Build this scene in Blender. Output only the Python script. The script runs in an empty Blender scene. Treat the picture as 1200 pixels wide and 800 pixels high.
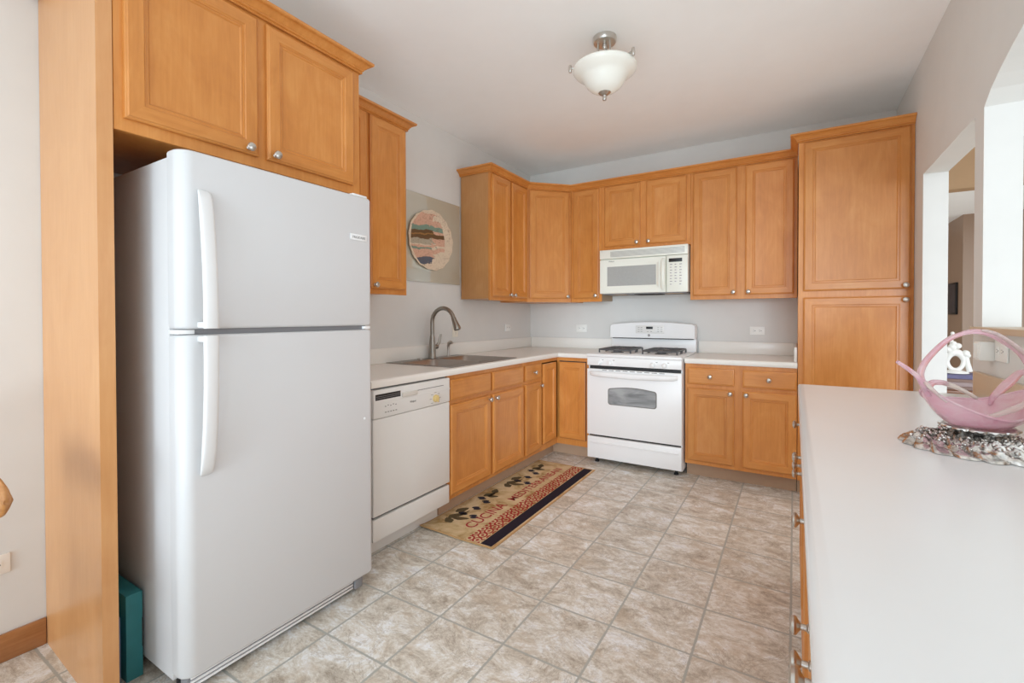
import bpy, bmesh, math, random
from mathutils import Vector, Matrix
random.seed(7)
SC = bpy.context.scene
COL = SC.collection
PI = math.pi

# ------------------------------------------------------------------ camera
CAM = Vector((2.4165, -4.3415, 1.2299))
R2 = Vector((0.85375099, 0.52067814, -0.00187699))
U2 = Vector((-0.00449697, 0.01097828, 0.99992962))
FW = Vector((-0.5206621, 0.85368247, -0.01171419))
cd = bpy.data.cameras.new('camera'); cam = bpy.data.objects.new('camera', cd); COL.objects.link(cam)
cd.sensor_width = 36; cd.lens = 542.39 / 1200 * 36; cd.shift_y = (377.56 - 400) / 1200
cd.clip_start = 0.02; cd.clip_end = 60
M = Matrix((R2, U2, -FW)).transposed().to_4x4(); M.translation = CAM
cam.matrix_world = M
SC.camera = cam

# ------------------------------------------------------------------ light and exposure
SC.view_settings.view_transform = 'Standard'
SC.view_settings.look = 'None'
SC.cycles.max_bounces = 20; SC.cycles.diffuse_bounces = 14
SC.view_settings.exposure = 0.22
SC.view_settings.gamma = 1.0
SC.view_settings.use_curve_mapping = False
W = bpy.data.worlds.new('sky'); SC.world = W; W.use_nodes = True
W.node_tree.nodes['Background'].inputs[0].default_value = (0.80, 0.90, 1.0, 1)
W.node_tree.nodes['Background'].inputs[1].default_value = 1.2

def area(name, loc, size, rot, power, color=(1, 1, 1)):
    l = bpy.data.lights.new(name, 'AREA'); l.shape = 'RECTANGLE'
    l.size, l.size_y = size; l.energy = power; l.color = color
    o = bpy.data.objects.new(name, l); COL.objects.link(o)
    o.location = loc; o.rotation_euler = rot
    return o
# daylight: low soft sun and sky through the glass rear wall, windows of the family room; plus an added upward fill behind the camera
def sun(name, az, el, angle, power, color):       # az: degrees to the right of the room's long axis, el: elevation
    l = bpy.data.lights.new(name, 'SUN'); l.energy = power; l.angle = math.radians(angle); l.color = color
    o = bpy.data.objects.new(name, l); COL.objects.link(o); a, e = math.radians(az), math.radians(el)
    o.rotation_euler = Vector((math.sin(a)*math.cos(e), -math.cos(a)*math.cos(e), math.sin(e))).to_track_quat('Z', 'Y').to_euler()
    o.location = (3, -12, 4); return o
sun('low_sun', 14, 4, 22, 1.70, (0.76, 0.90, 1.0))
area('daylight_family_window', (5.7, -9.50, 1.50), (2.4, 2.0), (PI/2, 0, 0.3), 30, (0.78, 0.90, 1.0))
area('daylight_family_side_window', (7.93, -2.6, 1.5), (2.4, 1.6), (PI/2, 0, PI/2), 28, (0.80, 0.91, 1.0))
area('added_ceiling_fill', (2.2, -5.6, 0.30), (1.6, 1.2), (PI, 0, 0), 34, (0.64, 0.85, 1.0))  # unseen fill light, no real lamp; added to brighten the ceiling
SC.cycles.use_fast_gi = True; SC.cycles.fast_gi_method = 'ADD'      # added even ambient fill that lifts the shaded parts everywhere
W.light_settings.ao_factor = 0.21; W.light_settings.distance = 2.0

# ------------------------------------------------------------------ materials
def srgb(r, g, b):
    f = lambda c: ((c/255)/12.92 if c/255 <= 0.04045 else (((c/255)+0.055)/1.055)**2.4)
    return (f(r), f(g), f(b), 1)
class NT:
    def __init__(s, name):
        s.m = bpy.data.materials.new(name); s.m.use_nodes = True
        s.t = s.m.node_tree; s.n = s.t.nodes; s.p = s.n['Principled BSDF']
    def add(s, kind, **kw):
        n = s.n.new(kind)
        for k, v in kw.items(): setattr(n, k, v)
        return n
    def link(s, a, b): s.t.links.new(a, b)
    def put(s, sock, v):
        if hasattr(v, 'is_linked') or hasattr(v, 'links'): s.link(v, sock)
        else: sock.default_value = v
    def math(s, op, a, b=0.0, c=0.0):
        n = s.add('ShaderNodeMath', operation=op)
        s.put(n.inputs[0], a); s.put(n.inputs[1], b); s.put(n.inputs[2], c)
        return n.outputs[0]
    def mix(s, f, a, b, blend='MIX'):
        n = s.add('ShaderNodeMix', data_type='RGBA', blend_type=blend)
        s.put(n.inputs[0], f); s.put(n.inputs[6], a); s.put(n.inputs[7], b)
        return n.outputs[2]
    def coord(s, scale=(1, 1, 1), loc=(0, 0, 0)):
        tc = s.add('ShaderNodeTexCoord'); mp = s.add('ShaderNodeMapping')
        mp.inputs['Scale'].default_value = scale; mp.inputs['Location'].default_value = loc
        s.link(tc.outputs['Object'], mp.inputs['Vector']); return mp.outputs['Vector']
    def noise(s, vec, scale, detail=4, rough=0.55, dist=0.0):
        n = s.add('ShaderNodeTexNoise'); s.link(vec, n.inputs['Vector'])
        n.inputs['Scale'].default_value = scale; n.inputs['Detail'].default_value = detail
        n.inputs['Roughness'].default_value = rough; n.inputs['Distortion'].default_value = dist
        return n.outputs['Fac']
    def ramp(s, f, stops, interp='LINEAR'):
        n = s.add('ShaderNodeValToRGB'); s.link(f, n.inputs[0]); cr = n.color_ramp; cr.interpolation = interp
        while len(cr.elements) > 1: cr.elements.remove(cr.elements[0])
        cr.elements[0].position, cr.elements[0].color = stops[0]
        for p, c in stops[1:]:
            e = cr.elements.new(p); e.color = c
        return n.outputs[0]
    def bump(s, h, strength=0.1, dist=0.002):
        b = s.add('ShaderNodeBump'); b.inputs['Strength'].default_value = strength
        b.inputs['Distance'].default_value = dist; s.link(h, b.inputs['Height'])
        s.link(b.outputs[0], s.p.inputs['Normal'])
def simple(name, col, rough=0.5, metal=0.0, coat=0.0, var=0.03, nscale=6.0, spec=0.5, bump=0.0, bscale=200):
    t = NT(name); p = t.p
    v = t.coord()
    n = t.noise(v, nscale, 3)
    lo = tuple(c*(1-var) for c in col[:3])+(1,); hi = tuple(min(1, c*(1+var)) for c in col[:3])+(1,)
    t.link(t.ramp(n, [(0.3, lo), (0.7, hi)]), p.inputs['Base Color'])
    p.inputs['Roughness'].default_value = rough; p.inputs['Metallic'].default_value = metal
    p.inputs['Coat Weight'].default_value = coat; p.inputs['Specular IOR Level'].default_value = spec
    if bump: t.bump(t.noise(v, bscale, 2), bump, 0.001)
    return t.m
def wood(name, axis, c0, c1, c2, rough=0.34):
    t = NT(name)
    sc = [26, 26, 26]; sc['xyz'.index(axis)] = 1.6
    oi = t.add('ShaderNodeObjectInfo')
    tc = t.add('ShaderNodeTexCoord'); va = t.add('ShaderNodeVectorMath', operation='ADD')
    cx = t.add('ShaderNodeCombineXYZ')
    for i in range(3): t.link(t.math('MULTIPLY', oi.outputs['Random'], 7.3*(i+1)), cx.inputs[i])
    t.link(tc.outputs['Object'], va.inputs[0]); t.link(cx.outputs[0], va.inputs[1])
    mp = t.add('ShaderNodeMapping'); mp.inputs['Scale'].default_value = sc; t.link(va.outputs[0], mp.inputs['Vector'])
    fine = t.noise(mp.outputs[0], 3.0, 5, 0.6, 0.3)
    mp2 = t.add('ShaderNodeMapping'); mp2.inputs['Scale'].default_value = [c*0.16 if c > 2 else c*1.2 for c in sc]; t.link(va.outputs[0], mp2.inputs['Vector'])
    blot = t.noise(mp2.outputs[0], 1.6, 4, 0.6, 1.2)
    f = t.math('ADD', t.math('MULTIPLY', fine, 0.42), t.math('MULTIPLY', blot, 0.58))
    col = t.ramp(f, [(0.33, c0), (0.5, c1), (0.68, c2)])
    hv = t.add('ShaderNodeHueSaturation'); t.link(col, hv.inputs['Color'])
    t.link(t.math('ADD', t.math('MULTIPLY', oi.outputs['Random'], 0.12), 0.94), hv.inputs['Value'])
    t.link(hv.outputs[0], t.p.inputs['Base Color'])
    t.p.inputs['Roughness'].default_value = rough
    t.p.inputs['Coat Weight'].default_value = 0.15; t.p.inputs['Coat Roughness'].default_value = 0.25
    t.bump(fine, 0.05, 0.001)
    return t.m
WC = (srgb(190, 120, 54), srgb(202, 132, 63), srgb(212, 146, 77))
WV = wood('maple_vertical_grain', 'z', *WC)
WH = wood('maple_horizontal_grain', 'x', *WC)
WY = wood('maple_lengthwise_grain', 'y', *WC)
WP = wood('maple_veneer_panel', 'z', srgb(200, 142, 90), srgb(206, 150, 98), srgb(212, 158, 106))
BASEW = wood('oak_baseboard', 'y', srgb(140, 92, 52), srgb(168, 116, 72), srgb(186, 134, 88))
CHW = wood('chair_oak', 'x', srgb(140, 88, 45), srgb(172, 118, 68), srgb(190, 140, 88))
DKW = wood('dark_table_wood', 'x', srgb(92, 52, 28), srgb(120, 72, 40), srgb(140, 90, 52))
WALL = simple('wall_paint', srgb(216, 215, 212), 0.75, var=0.015, bump=0.05, bscale=300, spec=0.25)
TAN = simple('wall_paint_tan', srgb(172, 140, 108), 0.75, var=0.015, bump=0.04, bscale=300, spec=0.25)
BROWNW = simple('wall_paint_brown', srgb(160, 134, 114), 0.4, var=0.015, spec=0.5)
TRIMW = simple('painted_white_trim', srgb(240, 240, 238), 0.5, var=0.01)
CEIL = simple('ceiling_paint', srgb(244, 245, 245), 0.85, var=0.01, bump=0.04, bscale=350, spec=0.15)
WHITE = simple('white_enamel', srgb(235, 235, 235), 0.32, var=0.006, spec=0.5)
FRW = simple('white_handle_plastic', srgb(220, 220, 220), 0.35, var=0.006)
WHTEX = simple('white_textured_enamel', srgb(206, 206, 207), 0.38, var=0.006, bump=0.06, bscale=500)
DWW = simple('white_plastic_warm', srgb(224, 223, 220), 0.35, var=0.006)
POCK = simple('beige_grey_plastic', srgb(212, 208, 200), 0.4, var=0.006)  # pocket handle colour, slightly darker than the control panel
BISC = simple('biscuit_white_plastic', srgb(231, 232, 222), 0.35, var=0.006)
GREYGAP = simple('grey_gasket', srgb(135, 135, 138), 0.6, var=0.02)
BLACK = simple('black_plastic', srgb(28, 28, 30), 0.4, var=0.05)
DARK = simple('dark_gap_and_shade', srgb(52, 48, 46), 0.7, var=0.05)  # also colours the painted shadow line on the range backguard
INK = simple('grey_print', srgb(120, 118, 116), 0.6, var=0.02)
COUNT = simple('white_laminate', srgb(232, 229, 223), 0.28, var=0.012, nscale=3, spec=0.5)
PCOUNT = simple('pale_laminate', srgb(223, 224, 225), 0.25, var=0.012, nscale=3, spec=0.5)
BEIGEB = simple('beige_backsplash', srgb(202, 184, 162), 0.4, var=0.01)
NICK = simple('brushed_nickel', (0.60, 0.57, 0.53, 1), 0.28, 1.0, var=0.04)
FNICK = simple('dark_brushed_nickel', (0.36, 0.33, 0.29, 1), 0.3, 1.0, var=0.05)
DECK = simple('stainless_sink_rim', (0.30, 0.275, 0.25, 1), 0.32, 1.0, var=0.04)
STEEL = simple('stainless_steel', (0.50, 0.47, 0.44, 1), 0.42, 1.0, var=0.04)
SILVER = simple('antique_silver', (0.64, 0.62, 0.60, 1), 0.22, 1.0, var=0.45, nscale=70)
IRON = simple('black_cast_iron', srgb(84, 84, 86), 0.4, var=0.1)
TOE = simple('brown_toe_kick_vinyl', srgb(174, 144, 118), 0.6, var=0.03)
TEAL = simple('teal_cardboard', srgb(48, 124, 130), 0.6, var=0.06, nscale=14)
SLATEB = simple('slate_blue_board', srgb(96, 104, 128), 0.6, var=0.05)
OPAL = simple('opal_glass', srgb(244, 245, 238), 0.25, var=0.005)
PLATEW = simple('ivory_wall_plate', srgb(232, 226, 212), 0.4, var=0.01)
PLATEWH = simple('white_wall_plate', srgb(236, 236, 232), 0.4, var=0.01)
GOLD = simple('gold_dial', srgb(214, 186, 126), 0.4, var=0.05)
PORC = simple('white_porcelain', srgb(238, 236, 232), 0.25, var=0.01)
GLASSW = simple('grey_microwave_window', srgb(168, 170, 168), 0.12, var=0.03, nscale=60)
BOUNCE = simple('white_bounce_top', srgb(226, 224, 220), 0.6, var=0.02)  # white for unseen cabinet tops, chosen to bounce light up the wall
SIDEW = wood('maple_side_veneer', 'z', srgb(182, 128, 74), srgb(190, 136, 82), srgb(198, 146, 92))
RAW = simple('raw_cabinet_side', srgb(176, 152, 126), 0.6, var=0.03)
BOOKC = [simple('book_cover_'+n, c, 0.5, var=0.03) for n, c in (('indigo', srgb(88, 82, 118)), ('brown', srgb(126, 96, 84)), ('mauve', srgb(150, 128, 126)))]
PAPER = simple('book_pages', srgb(232, 228, 220), 0.8, var=0.03, nscale=80)
PIC = simple('dark_picture', srgb(58, 56, 62), 0.4, var=0.4, nscale=9)
LEAF = simple('olive_leaf_print', srgb(88, 74, 48), 0.95, var=0.15, nscale=60)
OLIVE = simple('black_olive_print', srgb(38, 34, 48), 0.95, var=0.1, nscale=60)
REDT = simple('dark_red_print', srgb(158, 52, 52), 0.95, var=0.1, nscale=90)

def oven_glass():
    t = NT('oven_window_glass'); t.p.inputs['Roughness'].default_value = 0.08
    v = t.coord((1, 1, 4)); n = t.noise(v, 5, 3, 0.5, 0.6)
    t.link(t.ramp(n, [(0.35, srgb(120, 122, 124)), (0.65, srgb(165, 167, 168))]), t.p.inputs['Base Color'])
    return t.m
OVENG = oven_glass()
def floor_mat():
    t = NT('stone_look_vinyl_tile'); tc = t.add('ShaderNodeTexCoord')
    sp = t.add('ShaderNodeSeparateXYZ'); t.link(tc.outputs['Object'], sp.inputs[0])
    S = 0.3078
    u = t.math('DIVIDE', t.math('SUBTRACT', sp.outputs[0], 2.102), S); v = t.math('DIVIDE', t.math('ADD', sp.outputs[1], 2.270), S)
    iu, iv = t.math('FLOOR', u), t.math('FLOOR', v); fu, fv = t.math('FRACT', u), t.math('FRACT', v)
    du = t.math('MINIMUM', fu, t.math('SUBTRACT', 1.0, fu)); dv = t.math('MINIMUM', fv, t.math('SUBTRACT', 1.0, fv))
    wob = t.math('MULTIPLY', t.math('SUBTRACT', t.noise(tc.outputs['Object'], 60, 3), 0.5), 0.022)
    d = t.math('ADD', t.math('MINIMUM', du, dv), wob)
    gm = t.add('ShaderNodeMapRange', interpolation_type='SMOOTHSTEP'); t.link(d, gm.inputs[0])
    gm.inputs[1].default_value = 0.010; gm.inputs[2].default_value = 0.019
    cid = t.add('ShaderNodeCombineXYZ'); t.link(iu, cid.inputs[0]); t.link(iv, cid.inputs[1])
    wn = t.add('ShaderNodeTexWhiteNoise', noise_dimensions='2D'); t.link(cid.outputs[0], wn.inputs['Vector'])
    off = t.add('ShaderNodeVectorMath', operation='SCALE'); t.link(wn.outputs['Color'], off.inputs[0]); off.inputs['Scale'].default_value = 9.0
    ad = t.add('ShaderNodeVectorMath', operation='ADD'); t.link(tc.outputs['Object'], ad.inputs[0]); t.link(off.outputs[0], ad.inputs[1])
    mp = t.add('ShaderNodeMapping'); mp.inputs['Scale'].default_value = (1.0, 1.45, 1.0); mp.inputs['Rotation'].default_value = (0, 0, 0.2); t.link(ad.outputs[0], mp.inputs['Vector'])
    a = t.noise(mp.outputs[0], 6.5, 12, 0.86, 0.45)
    col = t.ramp(a, [(0.36, srgb(154, 142, 128)), (0.44, srgb(194, 185, 172)), (0.50, srgb(216, 210, 199)), (0.55, srgb(230, 229, 225)), (0.61, srgb(243, 246, 250)), (0.72, srgb(206, 210, 213))])
    b = t.noise(mp.outputs[0], 3.0, 9, 0.78, 0.9)
    vein = t.ramp(b, [(0.486, (0, 0, 0, 1)), (0.498, (1, 1, 1, 1)), (0.502, (1, 1, 1, 1)), (0.512, (0, 0, 0, 1))])
    col = t.mix(t.math('MULTIPLY', vein, 0.55), col, srgb(138, 122, 104))
    c2 = t.noise(mp.outputs[0], 7.0, 8, 0.7, 0.8)
    tanp = t.ramp(c2, [(0.53, (0, 0, 0, 1)), (0.62, (1, 1, 1, 1))])
    col = t.mix(t.math('MULTIPLY', tanp, 0.45), col, srgb(196, 178, 156))
    fine = t.noise(mp.outputs[0], 60, 3, 0.7)
    col = t.mix(0.22, col, t.ramp(fine, [(0.35, (0.72, 0.70, 0.68, 1)), (0.6, (1, 1, 1, 1))]), 'MULTIPLY')
    hv = t.add('ShaderNodeHueSaturation'); t.link(col, hv.inputs['Color'])
    t.link(t.math('ADD', t.math('MULTIPLY', wn.outputs['Value'], 0.10), 0.94), hv.inputs['Value'])
    col = t.mix(gm.outputs[0], srgb(170, 171, 165), hv.outputs[0])
    t.link(col, t.p.inputs['Base Color'])
    t.link(t.math('ADD', t.math('MULTIPLY', a, 0.25), 0.30), t.p.inputs['Roughness'])
    t.bump(t.math('ADD', t.math('MULTIPLY', gm.outputs[0], 0.6), t.math('MULTIPLY', a, 0.5)), 0.22, 0.002)
    return t.m
FLOOR = floor_mat()
def rug_mat():
    t = NT('woven_kitchen_mat'); tc = t.add('ShaderNodeTexCoord'); o = tc.outputs['Object']
    sp = t.add('ShaderNodeSeparateXYZ'); t.link(o, sp.inputs[0]); X, Y = sp.outputs[0], sp.outputs[1]
    a = t.noise(o, 7, 5, 0.6, 0.8)
    base = t.ramp(a, [(0.36, srgb(168, 136, 88)), (0.47, srgb(204, 178, 136)), (0.6, srgb(220, 196, 158))])
    # scroll lattice: two rows of rings and curls
    mp = t.add('ShaderNodeMapping'); mp.inputs['Scale'].default_value = (20.0, 17.0, 0); mp.inputs['Location'].default_value = (0.62, 0, 0); t.link(o, mp.inputs['Vector'])
    vo = t.add('ShaderNodeTexVoronoi', voronoi_dimensions='2D', feature='F1'); t.link(mp.outputs[0], vo.inputs['Vector'])
    vo.inputs['Scale'].default_value = 1.0; vo.inputs['Randomness'].default_value = 0.25
    ring = t.math('SINE', t.math('MULTIPLY', vo.outputs['Distance'], 17.0))
    ring = t.math('ADD', ring, t.math('MULTIPLY', t.math('SUBTRACT', t.noise(o, 60, 2), 0.5), 2.4))
    isred = t.math('GREATER_THAN', ring, -0.05)
    inband = t.math('MULTIPLY', t.math('GREATER_THAN', X, 0.066), t.math('LESS_THAN', X, 0.164))
    iny = t.math('LESS_THAN', t.math('ABSOLUTE', Y), 0.725)
    col = t.mix(t.math('MULTIPLY', t.math('MULTIPLY', isred, inband), iny), base, srgb(164, 56, 54))
    stripe = t.math('MULTIPLY', t.math('MULTIPLY', t.math('GREATER_THAN', X, 0.168), t.math('LESS_THAN', X, 0.238)), iny)
    col = t.mix(stripe, col, srgb(48, 42, 52))
    edge = t.math('MAXIMUM', t.math('GREATER_THAN', t.math('ABSOLUTE', X), 0.247), t.math('GREATER_THAN', t.math('ABSOLUTE', Y), 0.730))
    col = t.mix(edge, col, srgb(196, 158, 112))
    w = t.noise(o, 420, 2); col = t.mix(0.25, col, t.ramp(w, [(0.3, (0.3, 0.3, 0.3, 1)), (0.7, (1, 1, 1, 1))]), 'MULTIPLY')
    t.link(col, t.p.inputs['Base Color']); t.p.inputs['Roughness'].default_value = 0.95; t.p.inputs['Specular IOR Level'].default_value = 0.1
    t.bump(w, 0.3, 0.002)
    return t.m
RUG = rug_mat()
def plate_mat():
    t = NT('painted_ceramic'); tc = t.add('ShaderNodeTexCoord'); o = tc.outputs['Object']
    sp = t.add('ShaderNodeSeparateXYZ'); t.link(o, sp.inputs[0])
    Y, Z = sp.outputs[1], sp.outputs[2]
    n1 = t.math('MULTIPLY', t.math('SUBTRACT', t.noise(o, 9, 3), 0.5), 0.055)
    z = t.math('ADD', t.math('SUBTRACT', Z, t.math('MULTIPLY', Y, 0.10)), n1)
    f = t.math('ADD', t.math('DIVIDE', z, 0.50), 0.5)
    cream, pink, teal, brown, grey, blue = srgb(222, 205, 182), srgb(214, 172, 150), srgb(122, 150, 136), srgb(104, 78, 52), srgb(176, 168, 150), srgb(86, 96, 112)
    A = t.ramp(f, [(0.0, cream), (0.14, blue), (0.24, pink), (0.36, teal), (0.39, pink), (0.42, cream), (0.435, grey), (0.53, brown), (0.59, srgb(158, 118, 70)), (0.61, brown), (0.66, teal), (0.73, pink), (0.90, cream)], 'CONSTANT')
    B = t.ramp(f, [(0.0, cream), (0.16, cream), (0.26, cream), (0.30, pink), (0.36, cream), (0.40, pink), (0.53, brown), (0.60, pink), (0.64, teal), (0.70, pink), (0.78, cream), (0.86, pink), (0.92, cream)], 'CONSTANT')
    side = t.math('GREATER_THAN', t.math('ADD', Y, t.math('MULTIPLY', t.math('SUBTRACT', t.noise(o, 26, 3), 0.5), 0.30)), 0.02)
    col = t.mix(side, A, B)
    d = t.math('ADD', t.math('POWER', t.math('DIVIDE', t.math('ADD', Y, 0.03), 0.20), 2.0), t.math('POWER', t.math('DIVIDE', Z, 0.215), 2.0))
    col = t.mix(t.math('GREATER_THAN', t.math('ADD', d, t.math('MULTIPLY', n1, 6.0)), 1.0), col, cream)
    c = t.math('ABSOLUTE', t.math('SUBTRACT', t.noise(o, 16, 3, 0.6, 1.5), 0.5))
    col = t.mix(t.math('MULTIPLY', t.math('LESS_THAN', c, 0.008), 0.7), col, srgb(120, 84, 56))
    sm = t.noise(o, 120, 2)
    col = t.mix(0.15, col, t.ramp(sm, [(0.3, (0.5, 0.45, 0.4, 1)), (0.7, (1, 1, 1, 1))]), 'MULTIPLY')
    t.link(col, t.p.inputs['Base Color']); t.p.inputs['Roughness'].default_value = 0.45
    t.bump(n1, 0.2, 0.01)
    return t.m
PLATE = plate_mat()
def pane_mat():
    t = NT('clear_wall_glass'); p = t.p
    t.link(t.ramp(t.noise(t.coord(), 3, 2), [(0.3, srgb(184, 183, 168)), (0.7, srgb(192, 191, 178))]), p.inputs['Base Color'])
    p.inputs['Roughness'].default_value = 0.02; p.inputs['Specular IOR Level'].default_value = 1.0
    p.inputs['Coat Weight'].default_value = 1.0; p.inputs['Coat Roughness'].default_value = 0.02; p.inputs['Coat IOR'].default_value = 1.9
    return t.m
PANE = pane_mat()
def pink_glass():
    t = NT('pink_art_glass'); p = t.p
    v = t.coord(); n = t.noise(v, 22, 4, 0.6, 1.2)
    t.link(t.ramp(n, [(0.3, srgb(246, 200, 216)), (0.55, srgb(252, 220, 230)), (0.75, srgb(254, 242, 242))]), p.inputs['Base Color'])
    p.inputs['Roughness'].default_value = 0.05; p.inputs['IOR'].default_value = 1.30
    p.inputs['Transmission Weight'].default_value = 0.66
    return t.m
PINK = pink_glass()
def clear_glass():
    t = NT('clear_art_glass'); p = t.p
    t.link(t.ramp(t.noise(t.coord(), 30, 3), [(0.3, srgb(244, 232, 226)), (0.7, srgb(252, 248, 240))]), p.inputs['Base Color'])
    p.inputs['Roughness'].default_value = 0.05; p.inputs['IOR'].default_value = 1.42; p.inputs['Transmission Weight'].default_value = 0.7
    return t.m
CLEAR = clear_glass()
# ------------------------------------------------------------------ mesh helpers
class MB:
    def __init__(s): s.bm = bmesh.new()
    def _merge(s, tmp, mi, mat=None):
        if mat is not None: bmesh.ops.transform(tmp, matrix=mat, verts=tmp.verts)
        vm = {v: s.bm.verts.new(v.co) for v in tmp.verts}
        for f in tmp.faces:
            try: nf = s.bm.faces.new([vm[v] for v in f.verts]); nf.material_index = mi if mi is not None else f.material_index
            except ValueError: pass
        tmp.free(); return s
    def box(s, x0, x1, y0, y1, z0, z1, b=0.0, mi=0, seg=2, edges=None):
        t = bmesh.new(); bmesh.ops.create_cube(t, size=1)
        for v in t.verts:
            v.co = ((x0+x1)/2+v.co.x*(x1-x0), (y0+y1)/2+v.co.y*(y1-y0), (z0+z1)/2+v.co.z*(z1-z0))
        if b:
            es = [e for e in t.edges if edges is None or edges(e.verts[0].co, e.verts[1].co)]
            bmesh.ops.bevel(t, geom=es, offset=b, offset_type='OFFSET', segments=seg, profile=0.5, affect='EDGES', clamp_overlap=True)
        return s._merge(t, mi)
    def poly(s, pts, mi=0):
        s.bm.faces.new([s.bm.verts.new(p) for p in pts]).material_index = mi; return s
    def prism(s, pts, h, mi=0):          # pts: 3-D loop, h: extrusion vector
        h = Vector(h); a = [s.bm.verts.new(p) for p in pts]; b = [s.bm.verts.new(Vector(p)+h) for p in pts]
        n = len(pts)
        fs = [s.bm.faces.new(a[::-1]), s.bm.faces.new(b)]
        for i in range(n): fs.append(s.bm.faces.new((a[i], a[(i+1) % n], b[(i+1) % n], b[i])))
        for f in fs: f.material_index = mi
        return s
    def rings(s, rings, mi=0, closed=True, cap0=True, cap1=True):
        vs = [[s.bm.verts.new(p) for p in r] for r in rings]; n = len(vs[0]); fs = []
        for a, b in zip(vs, vs[1:]):
            for i in range(n if closed else n-1):
                fs.append(s.bm.faces.new((a[i], a[(i+1) % n], b[(i+1) % n], b[i])))
        if cap0 and closed: fs.append(s.bm.faces.new(vs[0][::-1]))
        if cap1 and closed: fs.append(s.bm.faces.new(vs[-1]))
        for f in fs: f.material_index = mi
        return s
    def tube(s, pts, r, seg=12, mi=0, flat=None, smooth=True):
        pts = [Vector(p) for p in pts]
        n = len(pts); rs = r if isinstance(r, (list, tuple)) else [r]*n
        rr = []; up = None
        for i, p in enumerate(pts):
            d = (pts[min(i+1, n-1)]-pts[max(i-1, 0)]).normalized()
            if up is None:
                up = Vector((0, 0, 1)) if abs(d.z) < 0.9 else Vector((1, 0, 0))
            a = (up - d*up.dot(d)).normalized(); up = a; b = d.cross(a)
            fa, fb = flat or (1, 1)
            rr.append([p+a*math.cos(2*PI*k/seg)*rs[i]*fa+b*math.sin(2*PI*k/seg)*rs[i]*fb for k in range(seg)])
        return s.rings(rr, mi)
    def lathe(s, prof, c=(0, 0, 0), axis='z', seg=24, mi=0, ang0=0):   # prof: (radius, along axis)
        c = Vector(c); R = []
        for r, h in prof:
            ring = []
            for k in range(seg):
                a = 2*PI*k/seg+ang0; u, v = max(r, 1e-4)*math.cos(a), max(r, 1e-4)*math.sin(a)
                ring.append(c+{'z': Vector((u, v, h)), '-y': Vector((u, -h, v)), 'x': Vector((h, u, v))}[axis])
            R.append(ring)
        return s.rings(R, mi)
    def ball(s, c, r, mi=0, sub=2, scale=(1, 1, 1), rot=None):
        t = bmesh.new(); bmesh.ops.create_icosphere(t, subdivisions=sub, radius=r)
        m = Matrix.Translation(c) @ (rot.to_4x4() if rot else Matrix()) @ Matrix.Diagonal((*scale, 1))
        return s._merge(t, mi, m)
    def text(s, body, size, depth, mat, mi=0, width=None, bold=0.0, align='LEFT'):
        cu = bpy.data.curves.new('lettering', 'FONT'); cu.body = body; cu.size = size; cu.extrude = depth/2; cu.align_x = align
        cu.offset = bold; cu.resolution_u = 3
        ob = bpy.data.objects.new('lettering', cu); COL.objects.link(ob)
        dg = bpy.context.evaluated_depsgraph_get(); dg.update()
        me = bpy.data.meshes.new_from_object(ob.evaluated_get(dg)); t = bmesh.new(); t.from_mesh(me)
        if width:
            xs = [v.co.x for v in t.verts]; k = width/(max(xs)-min(xs)); x0 = min(xs)
            for v in t.verts: v.co.x = (v.co.x-(x0 if align == 'LEFT' else 0))*k
        bpy.data.objects.remove(ob); bpy.data.curves.remove(cu); bpy.data.meshes.remove(me)
        return s._merge(t, mi, mat)
    def sweep(s, path, prof, mi=0, closed_path=False):   # path in xy, left-hand normal is "out"; prof (out, z)
        P = [Vector((p[0], p[1])) for p in path]; n = len(P); R = []
        for i in range(n):
            ns = []
            if i > 0: d = (P[i]-P[i-1]).normalized(); ns.append(Vector((d.y, -d.x)))
            if i < n-1: d = (P[i+1]-P[i]).normalized(); ns.append(Vector((d.y, -d.x)))
            m = sum(ns, Vector((0, 0))); m.normalize(); k = 1/max(0.3, m.dot(ns[0]))
            R.append([(P[i].x+m.x*k*o, P[i].y+m.y*k*o, z) for o, z in prof])
        return s.rings(R, mi)
    def build(s, name, mats, parent=None, loc=None, smooth=True, angle=35):
        bmesh.ops.recalc_face_normals(s.bm, faces=s.bm.faces[:])
        me = bpy.data.meshes.new(name); s.bm.to_mesh(me); s.bm.free()
        for m in (mats if isinstance(mats, (list, tuple)) else [mats]): me.materials.append(m)
        if smooth:
            me.polygons.foreach_set('use_smooth', [True]*len(me.polygons)); me.set_sharp_from_angle(angle=math.radians(angle))
        o = bpy.data.objects.new(name, me); COL.objects.link(o)
        if parent: o.parent = parent
        if loc: o.location = loc
        return o
def tag(o, label, cat, group=None):
    o['label'] = label; o['category'] = cat
    if group: o['group'] = group
    return o
def struct(o): o['kind'] = 'structure'; return o
def thing(name, label, cat, loc=(0, 0, 0), rz=0, group=None):
    o = bpy.data.objects.new(name, None); COL.objects.link(o); o.empty_display_size = 0.1
    o.location = loc; o.rotation_euler = (0, 0, rz)
    return tag(o, label, cat, group)
def dup(o, parent=None):
    c = o.copy(); COL.objects.link(c)
    if parent: c.parent = parent
    for ch in list(o.children): dup(ch, c)
    return c

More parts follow.
